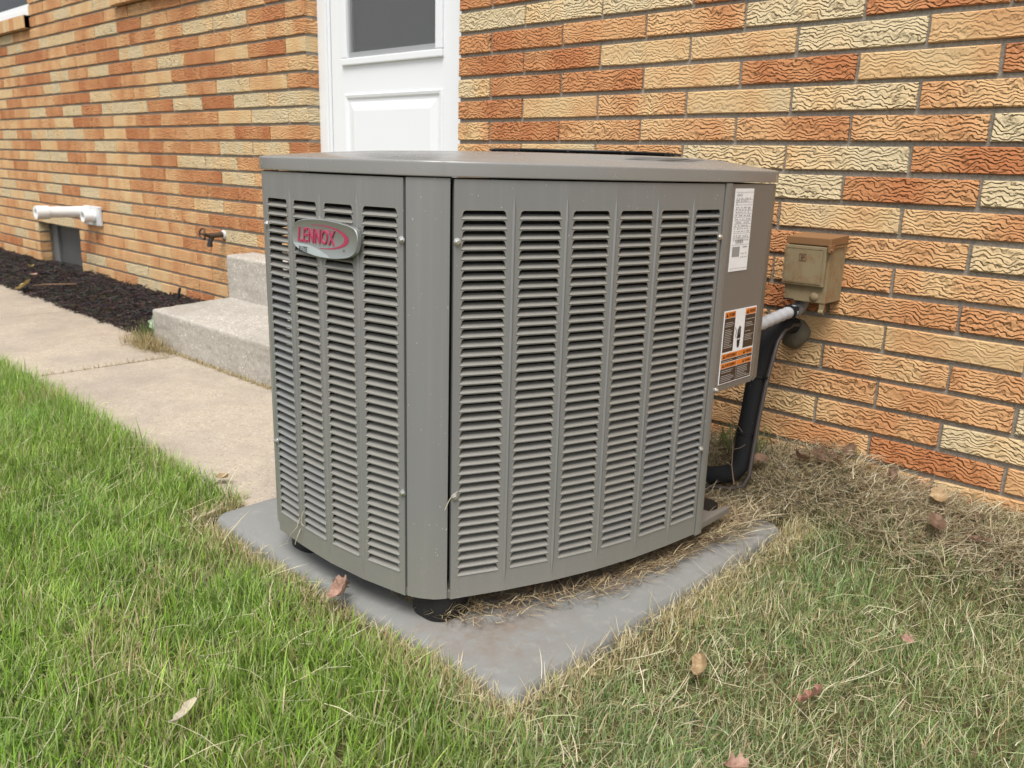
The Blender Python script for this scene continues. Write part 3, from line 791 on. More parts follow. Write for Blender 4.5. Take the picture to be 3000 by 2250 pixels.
# lid: folded skirt and crowned top with the fan opening
LP = PLAN; n = len(LP)
def lidloop(sc, z, off=0.0, circ=0.0, R=0.30):
    P = inset(LP, -off) if off else LP; out = []
    for x, y in P:
        dx, dy = x - CX, y - CY; a = math.atan2(dy, dx)
        px, py = CX + dx * sc, CY + dy * sc; qx, qy = GX_ + R * math.cos(a), GY_ + R * math.sin(a)
        out.append((lerp(px, qx, circ), lerp(py, qy, circ), z))
    return out
loops = [lidloop(1, 0.8105, -0.004), lidloop(1, 0.8105, 0.0026), lidloop(1, 0.8108, 0.0030), lidloop(1, 0.8125, 0.0030), lidloop(1, 0.8300, 0.0030), lidloop(1, 0.8318, 0.0029), lidloop(1, 0.8332, 0.0022), lidloop(1, 0.8338, 0.0006), lidloop(1, 0.8341, -0.003), lidloop(0.985, 0.8352),
         lidloop(0.93, 0.8400, 0, 0.1), lidloop(0.86, 0.8450, 0, 0.25), lidloop(0.78, 0.8500, 0, 0.5), lidloop(0.72, 0.8525, 0, 0.75, 0.25), lidloop(0.7, 0.8532, 0, 1.0, 0.215), lidloop(0.7, 0.8533, 0, 1.0, 0.20), lidloop(0.7, 0.851, 0, 1.0, 0.195), lidloop(0.7, 0.80, 0, 1.0, 0.194)]
b = MB(); b.loft(loops); b.build('lid', M_LID, AC, smooth='all')
b = MB()
def ringpath(R, z, m=48): return [(GX_ + R * math.cos(2 * math.pi * k / m), GY_ + R * math.sin(2 * math.pi * k / m), z) for k in range(m + 1)]
for R in (0.190, 0.178, 0.169, 0.152, 0.135, 0.118, 0.101, 0.085): b.tube(ringpath(R, 0.8590 - 0.002 * (0.2 - R) / 0.2), 0.002 if R < 0.2 else 0.0026, 6, False)
for k in range(12):
    a = 2 * math.pi * k / 12; b.tube([(GX_ + R * math.cos(a), GY_ + R * math.sin(a), 0.8572 - 0.001 * (0.2 - R) / 0.2) for R in (0.193, 0.15, 0.08)], 0.0022, 6)
b.tube([(GX_, GY_, 0.850), (GX_, GY_, 0.8560)], 0.086, 24)
b.build('fan_guard', M_BLACK, AC, smooth=True)
b = MB(); b.tube([(GX_, GY_, 0.77), (GX_, GY_, 0.80)], 0.07, 20)
for k in range(3):
    a = 2 * math.pi * k / 3; ca, sa = math.cos(a), math.sin(a); pts = []
    for R, w0 in ((0.06, 0.05), (0.16, 0.09), (0.185, 0.11)):
        for s in (-1, 1): pts.append((GX_ + R * ca - s * w0 * sa, GY_ + R * sa + s * w0 * ca, 0.785 + s * 0.022))
    b.add(pts, [(0, 1, 3, 2), (2, 3, 5, 4)])
b.build('fan', M_BLACK, AC)

# nameplate badge: thin plate following two facets
BADGE = [(0.8683, 0.7087), (0.8728, 0.7174), (0.8826, 0.7263), (0.9056, 0.7314), (0.9341, 0.7337), (0.9709, 0.7341), (1.0092, 0.7318), (1.049, 0.7267), (1.0577, 0.7189), (1.059, 0.707), (1.0558, 0.6931), (1.049, 0.683), (1.0303, 0.6752), (0.992, 0.6707), (0.9679, 0.6699), (0.9463, 0.67), (0.9181, 0.673), (0.8926, 0.6772), (0.8781, 0.6825), (0.871, 0.6894)]
fb = Frame((0.0, -1.1962, 0), (1, 0.002, 0), (0, 0, 1))
def shrink(poly, k):
    cx = sum(p[0] for p in poly) / len(poly); cz = sum(p[1] for p in poly) / len(poly)
    return [(cx + (x - cx) * (1 - k / 0.09), cz + (z - cz) * (1 - k / 0.032)) for x, z in poly]
def smooth_poly(p, it=2):
    for _ in range(it):
        q = []
        for i in range(len(p)):
            a, b_ = p[i], p[(i + 1) % len(p)]
            q += [(a[0] * .75 + b_[0] * .25, a[1] * .75 + b_[1] * .25), (a[0] * .25 + b_[0] * .75, a[1] * .25 + b_[1] * .75)]
        p = q
    return p
BS = smooth_poly(BADGE)[::-1]
b = MB()
b.loft([[fb(x, z, -0.004) for x, z in BS], [fb(x, z, 0.0024) for x, z in BS], [fb(x, z, 0.0036) for x, z in shrink(BS, 0.0012)], [fb(x, z, 0.0030) for x, z in shrink(BS, 0.0026)]], True)
badge = b.build('nameplate', M_BADGE, AC, smooth=True)
b = MB()                                                     # paler wave at the lower left
wave = [(0.8718, 0.6892), (0.885, 0.6899), (0.90, 0.6898), (0.9159, 0.6888), (0.934, 0.6862), (0.952, 0.6818), (0.969, 0.6765), (0.979, 0.6722), (0.968, 0.6716), (0.946, 0.6717), (0.919, 0.6745), (0.895, 0.6785), (0.881, 0.6832)]
b.slab(wave, fb, 0.0026, 0.0034); b.build('name_band', M_BADGE2, badge)
b = MB()
xs_ = 0.8885; lw = [0.0150, 0.0150, 0.0185, 0.0185, 0.0185, 0.0200]; hts = (0.0246)
for ch, w_ in zip('LENNOX', lw):
    add_text(b, fb, ch, xs_, 0.6928, w_ - 0.0002, hts, 0.0030, bold=0.010, shear=0.16, extrude=0.0009); xs_ += w_ + 0.0008
b.build('lettering', M_PINK, badge)
b = MB(); add_text(b, fb, 'ELITE', 0.8915, 0.6766, 0.0245, 0.0082, 0.0045, bold=0.012, shear=0.08); add_text(b, fb, '®', 0.9168, 0.6826, 0.0022, 0.0022, 0.0041)
add_text(b, fb, '®', 1.0185, 0.6850, 0.0046, 0.0046, 0.0034)
b.build('lettering', M_INK, badge)
b = MB()                                                     # sweeping crescent
def ell(cx, cz, rx, rz, a0, a1, m=26): return [(cx + rx * math.cos(math.radians(lerp(a0, a1, k / m))), cz + rz * math.sin(math.radians(lerp(a0, a1, k / m)))) for k in range(m + 1)]
outer = ell(0.958, 0.7050, 0.0765, 0.0198, 112, -95); innr = ell(0.952, 0.7050, 0.0705, 0.0186, 109, -88)
m_ = len(outer); b.add([fb(x, z, 0.0034) for x, z in outer] + [fb(x, z, 0.0034) for x, z in innr], [(i, i + 1, m_ + i + 1, m_ + i) for i in range(m_ - 1)])
b.build('crescent', M_PINK, badge)

# labels on the control panel
def yz(y, z): return y - (-0.466), z
fL = Frame(fc(0, 0, 0.0), (0, 1, 0), (0, 0, 1)); fL.o = Vector((1.3537, -0.466, 0)); fL.u = fc.u; fL.n = fc.n
def rect(y0, y1, z0, z1): return [(y0 + 0.466, z0), (y1 + 0.466, z0), (y1 + 0.466, z1), (y0 + 0.466, z1)]
b = MB(); b.slab(rect(-0.536, -0.466, 0.641, 0.799), fL, 0.0, 0.0011); lab = b.build('data_label', M_LABEL, AC)
b = MB()
def hline(y0, y1, z, t=0.0006): b.sheet(rect(y0, y1, z, z + t), fL, 0.0015)
L0, L1 = -0.534, -0.468
for z in (0.792, 0.778, 0.773, 0.768, 0.7575, 0.751, 0.745, 0.738, 0.732, 0.726, 0.714, 0.704, 0.692, 0.646): hline(L0, L1, z)
add_text(b, fL, 'LENNOX', L0 + 0.466 + 0.004, 0.7845, 0.021, 0.0052, 0.0015); add_text(b, fL, 'M/N  EL16XC1', L0 + 0.466 + 0.002, 0.7740, 0.046, 0.0034, 0.0015)
add_text(b, fL, 'S/N', L0 + 0.466 + 0.002, 0.7692, 0.006, 0.0030, 0.0015); add_text(b, fL, 'COMPRESSOR', L0 + 0.466 + 0.006, 0.7332, 0.022, 0.0034, 0.0015); add_text(b, fL, 'FAN MOTOR', L0 + 0.466 + 0.038, 0.7332, 0.020, 0.0034, 0.0015)
rl = random.Random(3)
for z in (0.780, 0.7625, 0.7595, 0.7535, 0.7475, 0.7405, 0.728, 0.722, 0.717, 0.709, 0.706, 0.700, 0.674, 0.667):   # print too small to read
    y = L0 + 0.004 + (0.034 if z < 0.69 else 0)
    while y < L1 - 0.006:
        w_ = rl.uniform(0.002, 0.006); hline(y, y + w_, z, 0.0016); y += w_ + rl.uniform(0.001, 0.008)
for k in range(16):
    y = -0.520 + k * 0.0019; b.sheet(rect(y, y + rl.choice((0.0007, 0.0013)), 0.695, 0.7025), fL, 0.0015)
b.sheet(rect(-0.530, -0.502, 0.6695, 0.6885), fL, 0.0015); hline(-0.490, -0.474, 0.6865, 0.002)
b.build('print', M_GREYINK, lab)
b = MB(); W0, W1, Z0_, Z1_ = -0.535, -0.407, 0.4125, 0.5625
b.slab(rect(W0, W1, Z0_, Z1_), fL, 0.0, 0.0011); wl = b.build('warning_label', M_LABEL, AC)
ym = -0.470
b = MB()
for r_ in (rect(W0 + .002, -0.492, 0.479, 0.5475), rect(-0.4515, W1 - .002, 0.479, 0.5475), rect(W0 + .002, ym - .0005, 0.4575, 0.4635), rect(ym + .0005, W1 - .002, 0.4575, 0.4635),
           rect(W0 + .002, ym - .0005, 0.4145, 0.4445), rect(ym + .0005, W1 - .002, 0.4145, 0.4445)): b.sheet(r_, fL, 0.0015)
b.build('dark_field', M_BROWN, wl)
b = MB()
OB = (rect(W0 + .002, -0.492, 0.5485, 0.5605), rect(-0.4515, W1 - .002, 0.5485, 0.5605), rect(W0 + .002, ym - .0005, 0.4645, 0.4755), rect(ym + .0005, W1 - .002, 0.4645, 0.4755), rect(W0 + .002, ym - .0005, 0.4455, 0.4560), rect(ym + .0005, W1 - .002, 0.4455, 0.4560))
for r_ in OB:
    b = MB(); b.sheet(r_, fL, 0.0015); b.build('orange_band', M_ORANGE, wl)
b = MB()
for i, r_ in enumerate(OB):
    x0_, z0_ = r_[0]; x1_, z1_ = r_[2]; w_ = x1_ - x0_; hh = z1_ - z0_; s = 0.08 if i not in (3, 5) else 0.36
    b.sheet([(x0_ + w_ * s, z0_ + 0.002), (x0_ + w_ * s + hh * 0.75, z0_ + 0.002), (x0_ + w_ * s + hh * 0.37, z1_ - 0.002)], fL, 0.0019)
    add_text(b, fL, 'WARNING' if i % 2 else 'AVERTISSEMENT', x0_ + w_ * s + hh * 0.95, z0_ + 0.0025, w_ * 0.95 - w_ * s - hh, hh - 0.005, 0.0019, bold=0.012)
hx, hz = -0.0060, 0.4995                                       # shocked hand pictogram
for k, (dx, hgt) in enumerate(((-0.0050, 0.0150), (-0.0016, 0.0190), (0.0018, 0.0205), (0.0052, 0.0175))):
    b.sheet([(hx + dx - 0.0014, hz + 0.008), (hx + dx + 0.0014, hz + 0.008), (hx + dx + 0.0012, hz + 0.008 + hgt), (hx + dx - 0.0010, hz + 0.008 + hgt)], fL, 0.0019)
b.sheet([(hx - 0.0066, hz + 0.0015), (hx - 0.002, hz + 0.0035), (hx + 0.002, hz + 0.0018), (hx + 0.0068, hz + 0.004), (hx + 0.0066, hz + 0.010), (hx - 0.0064, hz + 0.010)], fL, 0.0021)
b.sheet([(hx - 0.0062, hz - 0.0015), (hx - 0.002, hz + 0.0005), (hx + 0.002, hz - 0.0012), (hx + 0.0064, hz + 0.001), (hx + 0.0052, hz - 0.008), (hx + 0.0038, hz - 0.016), (hx - 0.0036, hz - 0.016), (hx - 0.005, hz - 0.008)], fL, 0.0019)
for (xa, za), (xb, zb_) in (((-0.017, 0.027), (-0.011, 0.018)), ((-0.011, 0.018), (-0.0125, 0.010)), ((-0.0125, 0.010), (-0.0105, 0.0045)), ((-0.0105, 0.0045), (-0.006, 0.006))):
    b.sheet([(hx + xa - 0.0008, hz + za), (hx + xb - 0.0008, hz + zb_), (hx + xb + 0.0008, hz + zb_), (hx + xa + 0.0008, hz + za)], fL, 0.0019)
b.build('print', M_INK, wl)
b = MB()
for y0, y1, za, zb_ in ((W0 + .005, -0.495, 0.484, 0.545), (-0.4485, W1 - .004, 0.492, 0.545), (W0 + .005, ym - .003, 0.459, 0.463), (ym + .003, W1 - .005, 0.459, 0.463), (W0 + .005, ym - .003, 0.416, 0.443), (ym + .003, W1 - .005, 0.416, 0.443)):
    b = MB(); z = zb_ - 0.0035
    while z > za:
        if rl.random() > 0.08: b.sheet(rect(y0, lerp(y0, y1, rl.uniform(0.55, 1.0)), z, z + 0.0013), fL, 0.0019)
        z -= 0.0036
    b.build('small_print', M_PALEINK, wl)

# ------------------------------------------------------------------ things on the wall
# electrical disconnect
box = thing('disconnect_box', 'rusty tan electrical disconnect box on the right brick wall', 'electrical box', (1.31, -0.05, 0.53))
bx0, bx1, by = 1.259, 1.366, -0.095
b = MB(); b.box(bx0 + 0.004, bx1 - 0.001, by + 0.004, -0.001, 0.535, 0.672); b.build('body', M_RUST, box, bevel=0.002)
b = MB(); b.add([(bx0, by - 0.006, 0.669), (bx1 + 0.002, by - 0.006, 0.669), (bx1 + 0.002, -0.002, 0.672), (bx0, -0.002, 0.672), (bx0, by - 0.006, 0.687), (bx1 + 0.002, by - 0.006, 0.687), (bx1 + 0.002, -0.002, 0.692), (bx0, -0.002, 0.692)],
             [(0, 3, 2, 1), (4, 5, 6, 7), (0, 1, 5, 4), (1, 2, 6, 5), (2, 3, 7, 6), (3, 0, 4, 7)]); b.build('lid', M_RUSTLID, box, bevel=0.002)
b = MB(); b.box(bx0 - 0.001, bx1 - 0.006, by - 0.006, by + 0.003, 0.574, 0.667); b.box(bx0 + 0.004, bx1 - 0.012, by - 0.0072, by - 0.006, 0.58, 0.660); cov = b.build('front_cover', M_RUST, box, bevel=0.002)
b = MB()
for s, w_ in ((0.0085, 0.0012), (0.0045, 0.0012)):
    cx_, cz_ = 1.305, 0.640
    b.box(cx_ - s, cx_ + s, by - 0.0082, by - 0.0071, cz_ + s - w_, cz_ + s); b.box(cx_ - s, cx_ + s * (1 if s > 0.006 else 0.3), by - 0.0082, by - 0.0071, cz_ - s, cz_ - s + w_)
    b.box(cx_ - s, cx_ - s + w_, by - 0.0082, by - 0.0071, cz_ - s + w_, cz_ + s - w_); b.box(cx_ + s - w_, cx_ + s, by - 0.0082, by - 0.0071, cz_ - s + w_, cz_ + s - w_)
b.box(cx_ - 0.003, cx_ + 0.003, by - 0.0082, by - 0.0071, cz_ - 0.0008, cz_ + 0.0008)
b.build('emblem', flat('embossed_brown', rgb(0.14, 0.075, 0.035), 0.6), cov)
b = MB()
dome = [[(1.338 + 0.011 * math.sin(t) * math.cos(a), by + 0.004 - 0.006 * math.cos(t), 0.549 + 0.011 * math.sin(t) * math.sin(a)) for a in [2 * math.pi * k / 16 for k in range(16)]] for t in (1.57, 1.2, 0.8, 0.4, 0.05)]
b.loft(dome, True); b.build('knob', M_RUST, box, smooth=True)
b = MB(); b.box(bx1 - 0.003, bx1 + 0.005, by - 0.010, by + 0.012, 0.655, 0.672); b.box(bx1 + 0.0005, bx1 + 0.003, by + 0.012, -0.012, 0.664, 0.668)
b.tube([(bx1 + 0.001, by - 0.006, 0.661), (bx1 + 0.008, by - 0.006, 0.661)], 0.004, 10); b.build('hinge', M_RUSTLID, box, bevel=0.001)
b = MB(); b.box(1.352, 1.364, by + 0.006, by + 0.010, 0.513, 0.537); b.tube([(1.352, by + 0.008, 0.515), (1.364, by + 0.008, 0.515)], 0.0055, 10); b.build('hasp', M_RUST, box)
b = MB(); b.box(bx0 + 0.003, bx0 + 0.03, by + 0.0035, by + 0.006, 0.5355, 0.5385); b.build('slot', M_BLACK, box)

# conduit
cpath = [(1.294, -0.050, 0.537), (1.293, -0.051, 0.524), (1.292, -0.062, 0.514), (1.290, -0.085, 0.509), (1.289, -0.140, 0.505), (1.288, -0.20, 0.499), (1.287, -0.26, 0.492), (1.285, -0.33, 0.484)]
cond = thing('conduit', 'pale ribbed flexible conduit from the tan box to the unit', 'conduit', (1.288, -0.18, 0.49))
fine = []; rad = []
P = [Vector(p) for p in cpath]
for i in range(3, len(P) - 1):
    for k in range(9): fine.append(P[i].lerp(P[i + 1], k / 9)); rad.append(0.0140 + 0.0009 * math.sin(k / 9 * 2 * math.pi * 2))
b = MB(); b.tube(fine, rad, 16); b.build('flexible_hose', M_CONDUIT, cond, smooth='all')
b = MB(); b.tube([P[0], P[1], P[2], P[3].lerp(P[2], 0.3)], 0.0165, 16); b.build('elbow_fitting', mat_paint('grey_fitting', rgb(0.20, 0.20, 0.21), 0.4), cond, smooth=True)
b = MB(); q0 = P[3].lerp(P[4], 0.35); b.tube([q0, q0 + Vector((0, -0.006, -0.001))], 0.0185, 16); b.box(q0.x + 0.012, q0.x + 0.022, q0.y - 0.006, q0.y, q0.z + 0.006, q0.z + 0.016); b.build('cable_tie', M_BLACK, cond, smooth=True)
# insulated suction line
ipath = [(1.262, 0.01, 0.452), (1.2635, -0.05, 0.468), (1.2626, -0.088, 0.468), (1.2535, -0.118, 0.445), (1.2470, -0.132, 0.418), (1.2445, -0.145, 0.370), (1.2430, -0.152, 0.330), (1.2445, -0.168, 0.252), (1.2450, -0.176, 0.210), (1.2485, -0.188, 0.157), (1.2470, -0.198, 0.128), (1.237, -0.208, 0.110), (1.219, -0.22, 0.102), (1.195, -0.24, 0.099), (1.12, -0.27, 0.099)]
ip = thing('insulated_pipe', 'thick black foam insulated refrigerant pipe behind the air conditioner', 'pipe', (1.262, -0.16, 0.11))
rr = [0.021, 0.022, 0.0225, 0.0225, 0.0225, 0.0225, 0.0225, 0.022, 0.0232, 0.0225, 0.0235, 0.0235, 0.0232, 0.0225, 0.022]
b = MB(); b.tube(ipath, rr, 16); b.build('foam_sleeve', M_FOAM, ip, smooth=True)
for (x, y, z) in ((1.245, -0.176, 0.208), (1.2437, -0.149, 0.350)):
    b = MB(); b.tube([(x, y, z - 0.002), (x, y, z + 0.003)], 0.0252, 18); b.box(x + 0.018, x + 0.034, y - 0.012, y - 0.004, z - 0.003, z + 0.004); b.build('cable_tie', M_BLACK, ip, smooth=True)
lpath = [(1.282, 0.0, 0.462), (1.281, -0.06, 0.470), (1.2790, -0.10, 0.4615), (1.2770, -0.125, 0.436), (1.2758, -0.142, 0.388), (1.2750, -0.152, 0.355), (1.2748, -0.162, 0.319), (1.2750, -0.178, 0.248), (1.2785, -0.198, 0.167), (1.2820, -0.212, 0.115), (1.276, -0.222, 0.091), (1.250, -0.235, 0.078), (1.205, -0.255, 0.075), (1.14, -0.28, 0.075)]
b = MB(); b.tube(lpath, 0.0052, 10)
ll = b.build('liquid_line', M_LINE, None, smooth=True, origin=(1.29, -0.16, 0.09)); tag(ll, 'thin brown metal line strapped beside the black foam pipe', 'pipe')
# duct putty round the hole
b = MB(); ringsP = []
for i, (k_, y) in enumerate(((1.0, 0.001), (1.06, -0.008), (0.97, -0.018), (0.80, -0.026), (0.45, -0.031))):
    ringsP.append([(1.263 + 0.034 * k_ * math.cos(a) * (1 + 0.16 * math.sin(3 * a + 1) + 0.05 * math.sin(7 * a + i)), y - 0.003 * math.sin(5 * a + 2 * i), 0.440 + 0.041 * k_ * math.sin(a) * (1 + 0.12 * math.cos(2 * a) + 0.05 * math.cos(6 * a + i))) for a in [2 * math.pi * k / 26 for k in range(26)]])
b.loft(ringsP, True); put_ = b.build('duct_putty', M_PUTTY, None, smooth='all', origin=(1.263, 0, 0.40)); tag(put_, 'lump of grey putty sealing the pipe hole in the brick', 'putty')

# plastic vent pipes on the left wall
vp = thing('vent_pipes', 'two white plastic vent pipes on a square plate on the left wall', 'vent pipe', (-3.2, -0.05, 0.46))
def hollow(b, x, z, y0, y1, r, ri):
    seg = 20; A = [2 * math.pi * k / seg for k in range(seg)]
    R = lambda rad, y: [(x + rad * math.cos(a), y, z + rad * math.sin(a)) for a in A]
    b.loft([R(r, y0), R(r, y1), R(ri, y1), R(ri, y1 + 0.05)], True)
b = MB(); b.box(-3.327, -3.08, -0.018, -0.001, 0.406, 0.521); b.build('wall_plate', M_PVCG, vp, bevel=0.006)

b = MB(); hollow(b, -3.268, 0.484, -0.017, -0.30, 0.0325, 0.027); b.build('pipe', M_PVC, vp, smooth=True)
b = MB(); hollow(b, -3.268, 0.484, -0.238, -0.306, 0.039, 0.022); b.build('coupling', M_PVC, vp, smooth=True)
b = MB(); hollow(b, -3.165, 0.463, -0.017, -0.085, 0.035, 0.027); b.build('pipe_stub', M_PVC, vp, smooth=True)
for sx, sz in ((-3.315, 0.512), (-3.092, 0.512), (-3.315, 0.415), (-3.092, 0.415)): screw((sx, -0.0185, sz), (0, -1, 0), vp, 0.004)

# outdoor tap
tap = thing('outdoor_tap', 'old dark outdoor tap with a white wall collar on the left brick wall', 'tap', (-1.635, -0.03, 0.45))
b = MB(); R_ = lambda r, y, o=(0, 0): [(-1.632 + r * math.cos(2 * math.pi * k / 18), y, 0.468 + r * math.sin(2 * math.pi * k / 18)) for k in range(18)]
b.loft([R_(0.022, -0.0005), R_(0.021, -0.005), R_(0.016, -0.009), R_(0.012, -0.010)], True); b.build('collar', M_PVCG, tap, smooth=True)
M_BRASS = mat_paint('weathered_brass', rgb(0.075, 0.052, 0.034), 0.5, 0.4, 0.0, 0.4)
b = MB(); b.tube([(-1.632, -0.008, 0.468), (-1.634, -0.045, 0.466), (-1.636, -0.075, 0.463)], [0.013, 0.012, 0.015], 12); b.tube([(-1.636, -0.070, 0.465), (-1.637, -0.10, 0.472)], [0.011, 0.008], 10); b.build('valve_body', M_BRASS, tap, smooth=True)
b = MB(); b.tube([(-1.634, -0.060, 0.462), (-1.635, -0.072, 0.440), (-1.636, -0.076, 0.412)], [0.012, 0.0115, 0.013], 12); b.build('spout', mat_paint('dark_spout', rgb(0.025, 0.024, 0.024), 0.5), tap, smooth=True)
b = MB(); b.tube([(-1.637 + 0.026 * math.cos(2 * math.pi * k / 16), -0.106 - 0.004 * math.cos(4 * math.pi * k / 16), 0.474 + 0.026 * math.sin(2 * math.pi * k / 16)) for k in range(17)], 0.0045, 8, False); b.tube([(-1.637, -0.098, 0.472), (-1.637, -0.110, 0.475)], 0.007, 8); b.box(-1.661, -1.613, -0.108, -0.104, 0.471, 0.477)
b.build('handle', M_BRASS, tap, smooth=True)

# ------------------------------------------------------------------ leaves and scraps
def leaf(x, y, z, ln, wd, rot, pitch, roll, curl, mat, label, cat='dead leaf', name='dead_leaf', fold=0.5, lobes=0.0, group=None, seed=0):
    r = random.Random(seed); NL_, NW = 13, 8
    M = Matrix.Rotation(rot, 3, 'Z') @ Matrix.Rotation(pitch, 3, 'Y') @ Matrix.Rotation(roll, 3, 'X')
    vs = []; fs = []
    for i in range(NL_ + 1):
        t = i / NL_; w = wd * 0.5 * (math.sin(math.pi * (0.04 + 0.93 * t ** 0.8)) ** 0.75) * (1 + lobes * math.sin(t * 17 + seed)) + 0.0005
        for k in range(NW + 1):
            s = -1 + 2 * k / NW
            a = curl * (t - 0.3) * 1.6; px = (math.sin(a) / curl * ln / 1.6 if abs(curl) > 1e-3 else (t - 0.3) * ln); pz = ((1 - math.cos(a)) / curl * ln / 1.6 if abs(curl) > 1e-3 else 0)
            q = Vector((px, s * w, pz + abs(s) ** 1.4 * w * fold + 0.10 * w * math.sin(5 * t + 3 * s + seed) + r.uniform(-1, 1) * ln * 0.006))
            q = M @ q; vs.append((x + q.x, y + q.y, z + q.z))
    for i in range(NL_):
        for k in range(NW):
            a = i * (NW + 1) + k; fs.append((a, a + 1, a + NW + 2, a + NW + 1))
    b = MB(); b.add(vs, fs); zz = min(v[2] for v in vs)
    st_ = [M @ Vector((-0.3 * ln, 0, 0)) + Vector((x, y, z)), M @ Vector((-0.42 * ln, 0.02 * ln, 0.01)) + Vector((x, y, z)), M @ Vector((-0.62 * ln, 0.05 * ln, 0.0)) + Vector((x, y, z))]
    b.tube(st_, [0.001, 0.0009, 0.0008], 5)
    o = b.build(name, mat, None, smooth='all', fix=False, origin=(x, y, z))
    return tag(o, label, cat, group)
LF_PINK = m_leaf('pinkish_dead_leaf', (0.22, 0.125, 0.085), (0.46, 0.30, 0.235)); LF_TAN = m_leaf('tan_dead_leaf', (0.24, 0.15, 0.075), (0.46, 0.34, 0.20))
LF_PALE = m_leaf('pale_dead_leaf', (0.36, 0.30, 0.22), (0.60, 0.54, 0.43)); LF_BRN = m_leaf('brown_dead_leaf', (0.075, 0.045, 0.03), (0.21, 0.13, 0.085))
LF_RED = m_leaf('reddish_dead_leaf', (0.30, 0.13, 0.09), (0.46, 0.26, 0.20)); LF_YEL = m_leaf('yellow_leaf', (0.42, 0.30, 0.09), (0.58, 0.46, 0.20)); LF_GRN = m_leaf('pale_green_leaf', (0.22, 0.30, 0.18), (0.42, 0.50, 0.36))
LF_RUST = m_leaf('rust_red_leaf', (0.32, 0.09, 0.03), (0.45, 0.16, 0.06))
leaf(1.000, -1.212, 0.066, 0.062, 0.046, 0.35, -0.25, 0.5, 1.3, LF_PINK, 'curled pinkish brown leaf at the left front edge of the grey pad', seed=3, fold=0.7, lobes=0.16)
leaf(0.985, -1.203, 0.066, 0.045, 0.030, -0.4, -0.6, -0.6, 1.0, LF_PINK, 'torn pinkish leaf lobe standing up beside the curled leaf on the pad edge', seed=8, fold=0.6, lobes=0.2)
leaf(1.118, -1.552, 0.056, 0.070, 0.019, -0.95, 0.10, 0.3, 0.6, LF_PALE, 'narrow pale cream leaf lying in the green lawn at the lower left', seed=4, fold=0.8, lobes=0.12)
leaf(1.568, -0.893, 0.040, 0.066, 0.026, -0.95, 0.35, 0.5, 1.0, LF_TAN, 'pointed tan leaf lying in the lawn below the right side of the pad', seed=5, fold=0.9, lobes=0.1)
leaf(1.738, -0.862, 0.044, 0.046, 0.042, 0.9, -0.3, -0.7, 0.7, LF_RED, 'reddish three-cornered leaf in the lawn at the lower right', seed=6, fold=0.55, lobes=0.5)
leaf(1.722, -1.072, 0.034, 0.040, 0.020, 1.2, 0.3, 0.4, 1.0, LF_PINK, 'small crumpled pinkish leaf in the grass at the bottom edge of the picture', seed=9, fold=1.1, lobes=0.35)
leaf(1.785, -0.585, 0.050, 0.022, 0.016, 0.2, 0.2, 0.4, 0.8, LF_PINK, 'tiny pink leaf scrap in the grass at the far right', seed=10, fold=0.9, lobes=0.4)
leaf(0.300, -1.070, 0.052, 0.050, 0.022, 0.25, 0.0, 0.2, 0.9, LF_TAN, 'rolled tan leaf lying on the sidewalk near the left corner of the pad', seed=12, fold=0.9)
leaf(1.672, -0.085, 0.150, 0.055, 0.034, -0.9, 0.6, 0.3, 0.9, LF_TAN, 'orange brown leaf standing in the straw below the brick wall', seed=13, fold=0.5, lobes=0.15)
leaf(1.700, -0.185, 0.125, 0.060, 0.036, -1.2, 0.5, -0.2, 0.8, LF_BRN, 'brown leaf hanging over the grass below the orange brown leaf', seed=14, fold=0.5, lobes=0.15)
leaf(1.722, -0.030, 0.125, 0.022, 0.014, 0.8, -0.9, 0.3, 0.5, LF_RUST, 'small rust red leaf chip in the straw near the brick wall', seed=15, fold=0.4)
leaf(1.395, -0.080, 0.160, 0.075, 0.040, 0.4, 0.3, 0.5, 0.9, LF_BRN, 'large crumpled dark brown leaf on the straw heap by the wall', seed=16, fold=0.7, lobes=0.2)
leaf(1.352, -0.100, 0.155, 0.060, 0.036, -0.9, 0.2, -0.5, 1.1, LF_BRN, 'second dark brown leaf on the straw heap, left of the largest one', seed=17, fold=0.8, lobes=0.2)
leaf(1.440, -0.035, 0.170, 0.050, 0.026, 1.4, -0.3, 0.4, 1.0, LF_BRN, 'thin brown leaf leaning on the lowest brick course above the straw heap', seed=18, fold=0.8)
leaf(1.745, -0.090, 0.115, 0.045, 0.030, 0.3, 0.1, 0.3, 0.9, LF_BRN, 'brown leaf in the straw at the right picture edge', seed=19, fold=0.7, lobes=0.2)
leaf(1.775, -0.165, 0.100, 0.050, 0.024, 0.1, 0.0, 0.2, 0.5, LF_BRN, 'flat dark brown leaf in the grass at the right picture edge', seed=20, fold=0.4)
leaf(1.262, -0.150, 0.135, 0.055, 0.036, 0.7, 0.2, 0.3, 0.8, LF_BRN, 'brown leaf on the straw right of the black foam pipe', seed=21, fold=0.5)
leaf(1.560, -0.060, 0.150, 0.040, 0.022, 2.0, -0.4, 0.3, 1.1, LF_BRN, 'curled brown leaf against the brick wall between straw tufts', seed=29, fold=0.8)
leaf(1.255, -0.885, 0.075, 0.045, 0.034, 0.9, -0.9, 0.3, 0.9, LF_BRN, 'dark brown leaf poking out under the louvered right side of the unit', seed=22, fold=0.5, lobes=0.2)
leaf(1.235, -0.945, 0.070, 0.038, 0.026, 1.4, -1.0, 0.0, 0.7, LF_BRN, 'brown leaf tucked beside the front foot under the unit', seed=23, fold=0.5)
leaf(-3.13, -0.462, 0.075, 0.11, 0.075, 0.6, -0.35, 0.2, 0.7, LF_YEL, 'yellow leaf at the sidewalk edge of the dark mulch', seed=24, fold=0.5, lobes=0.15)
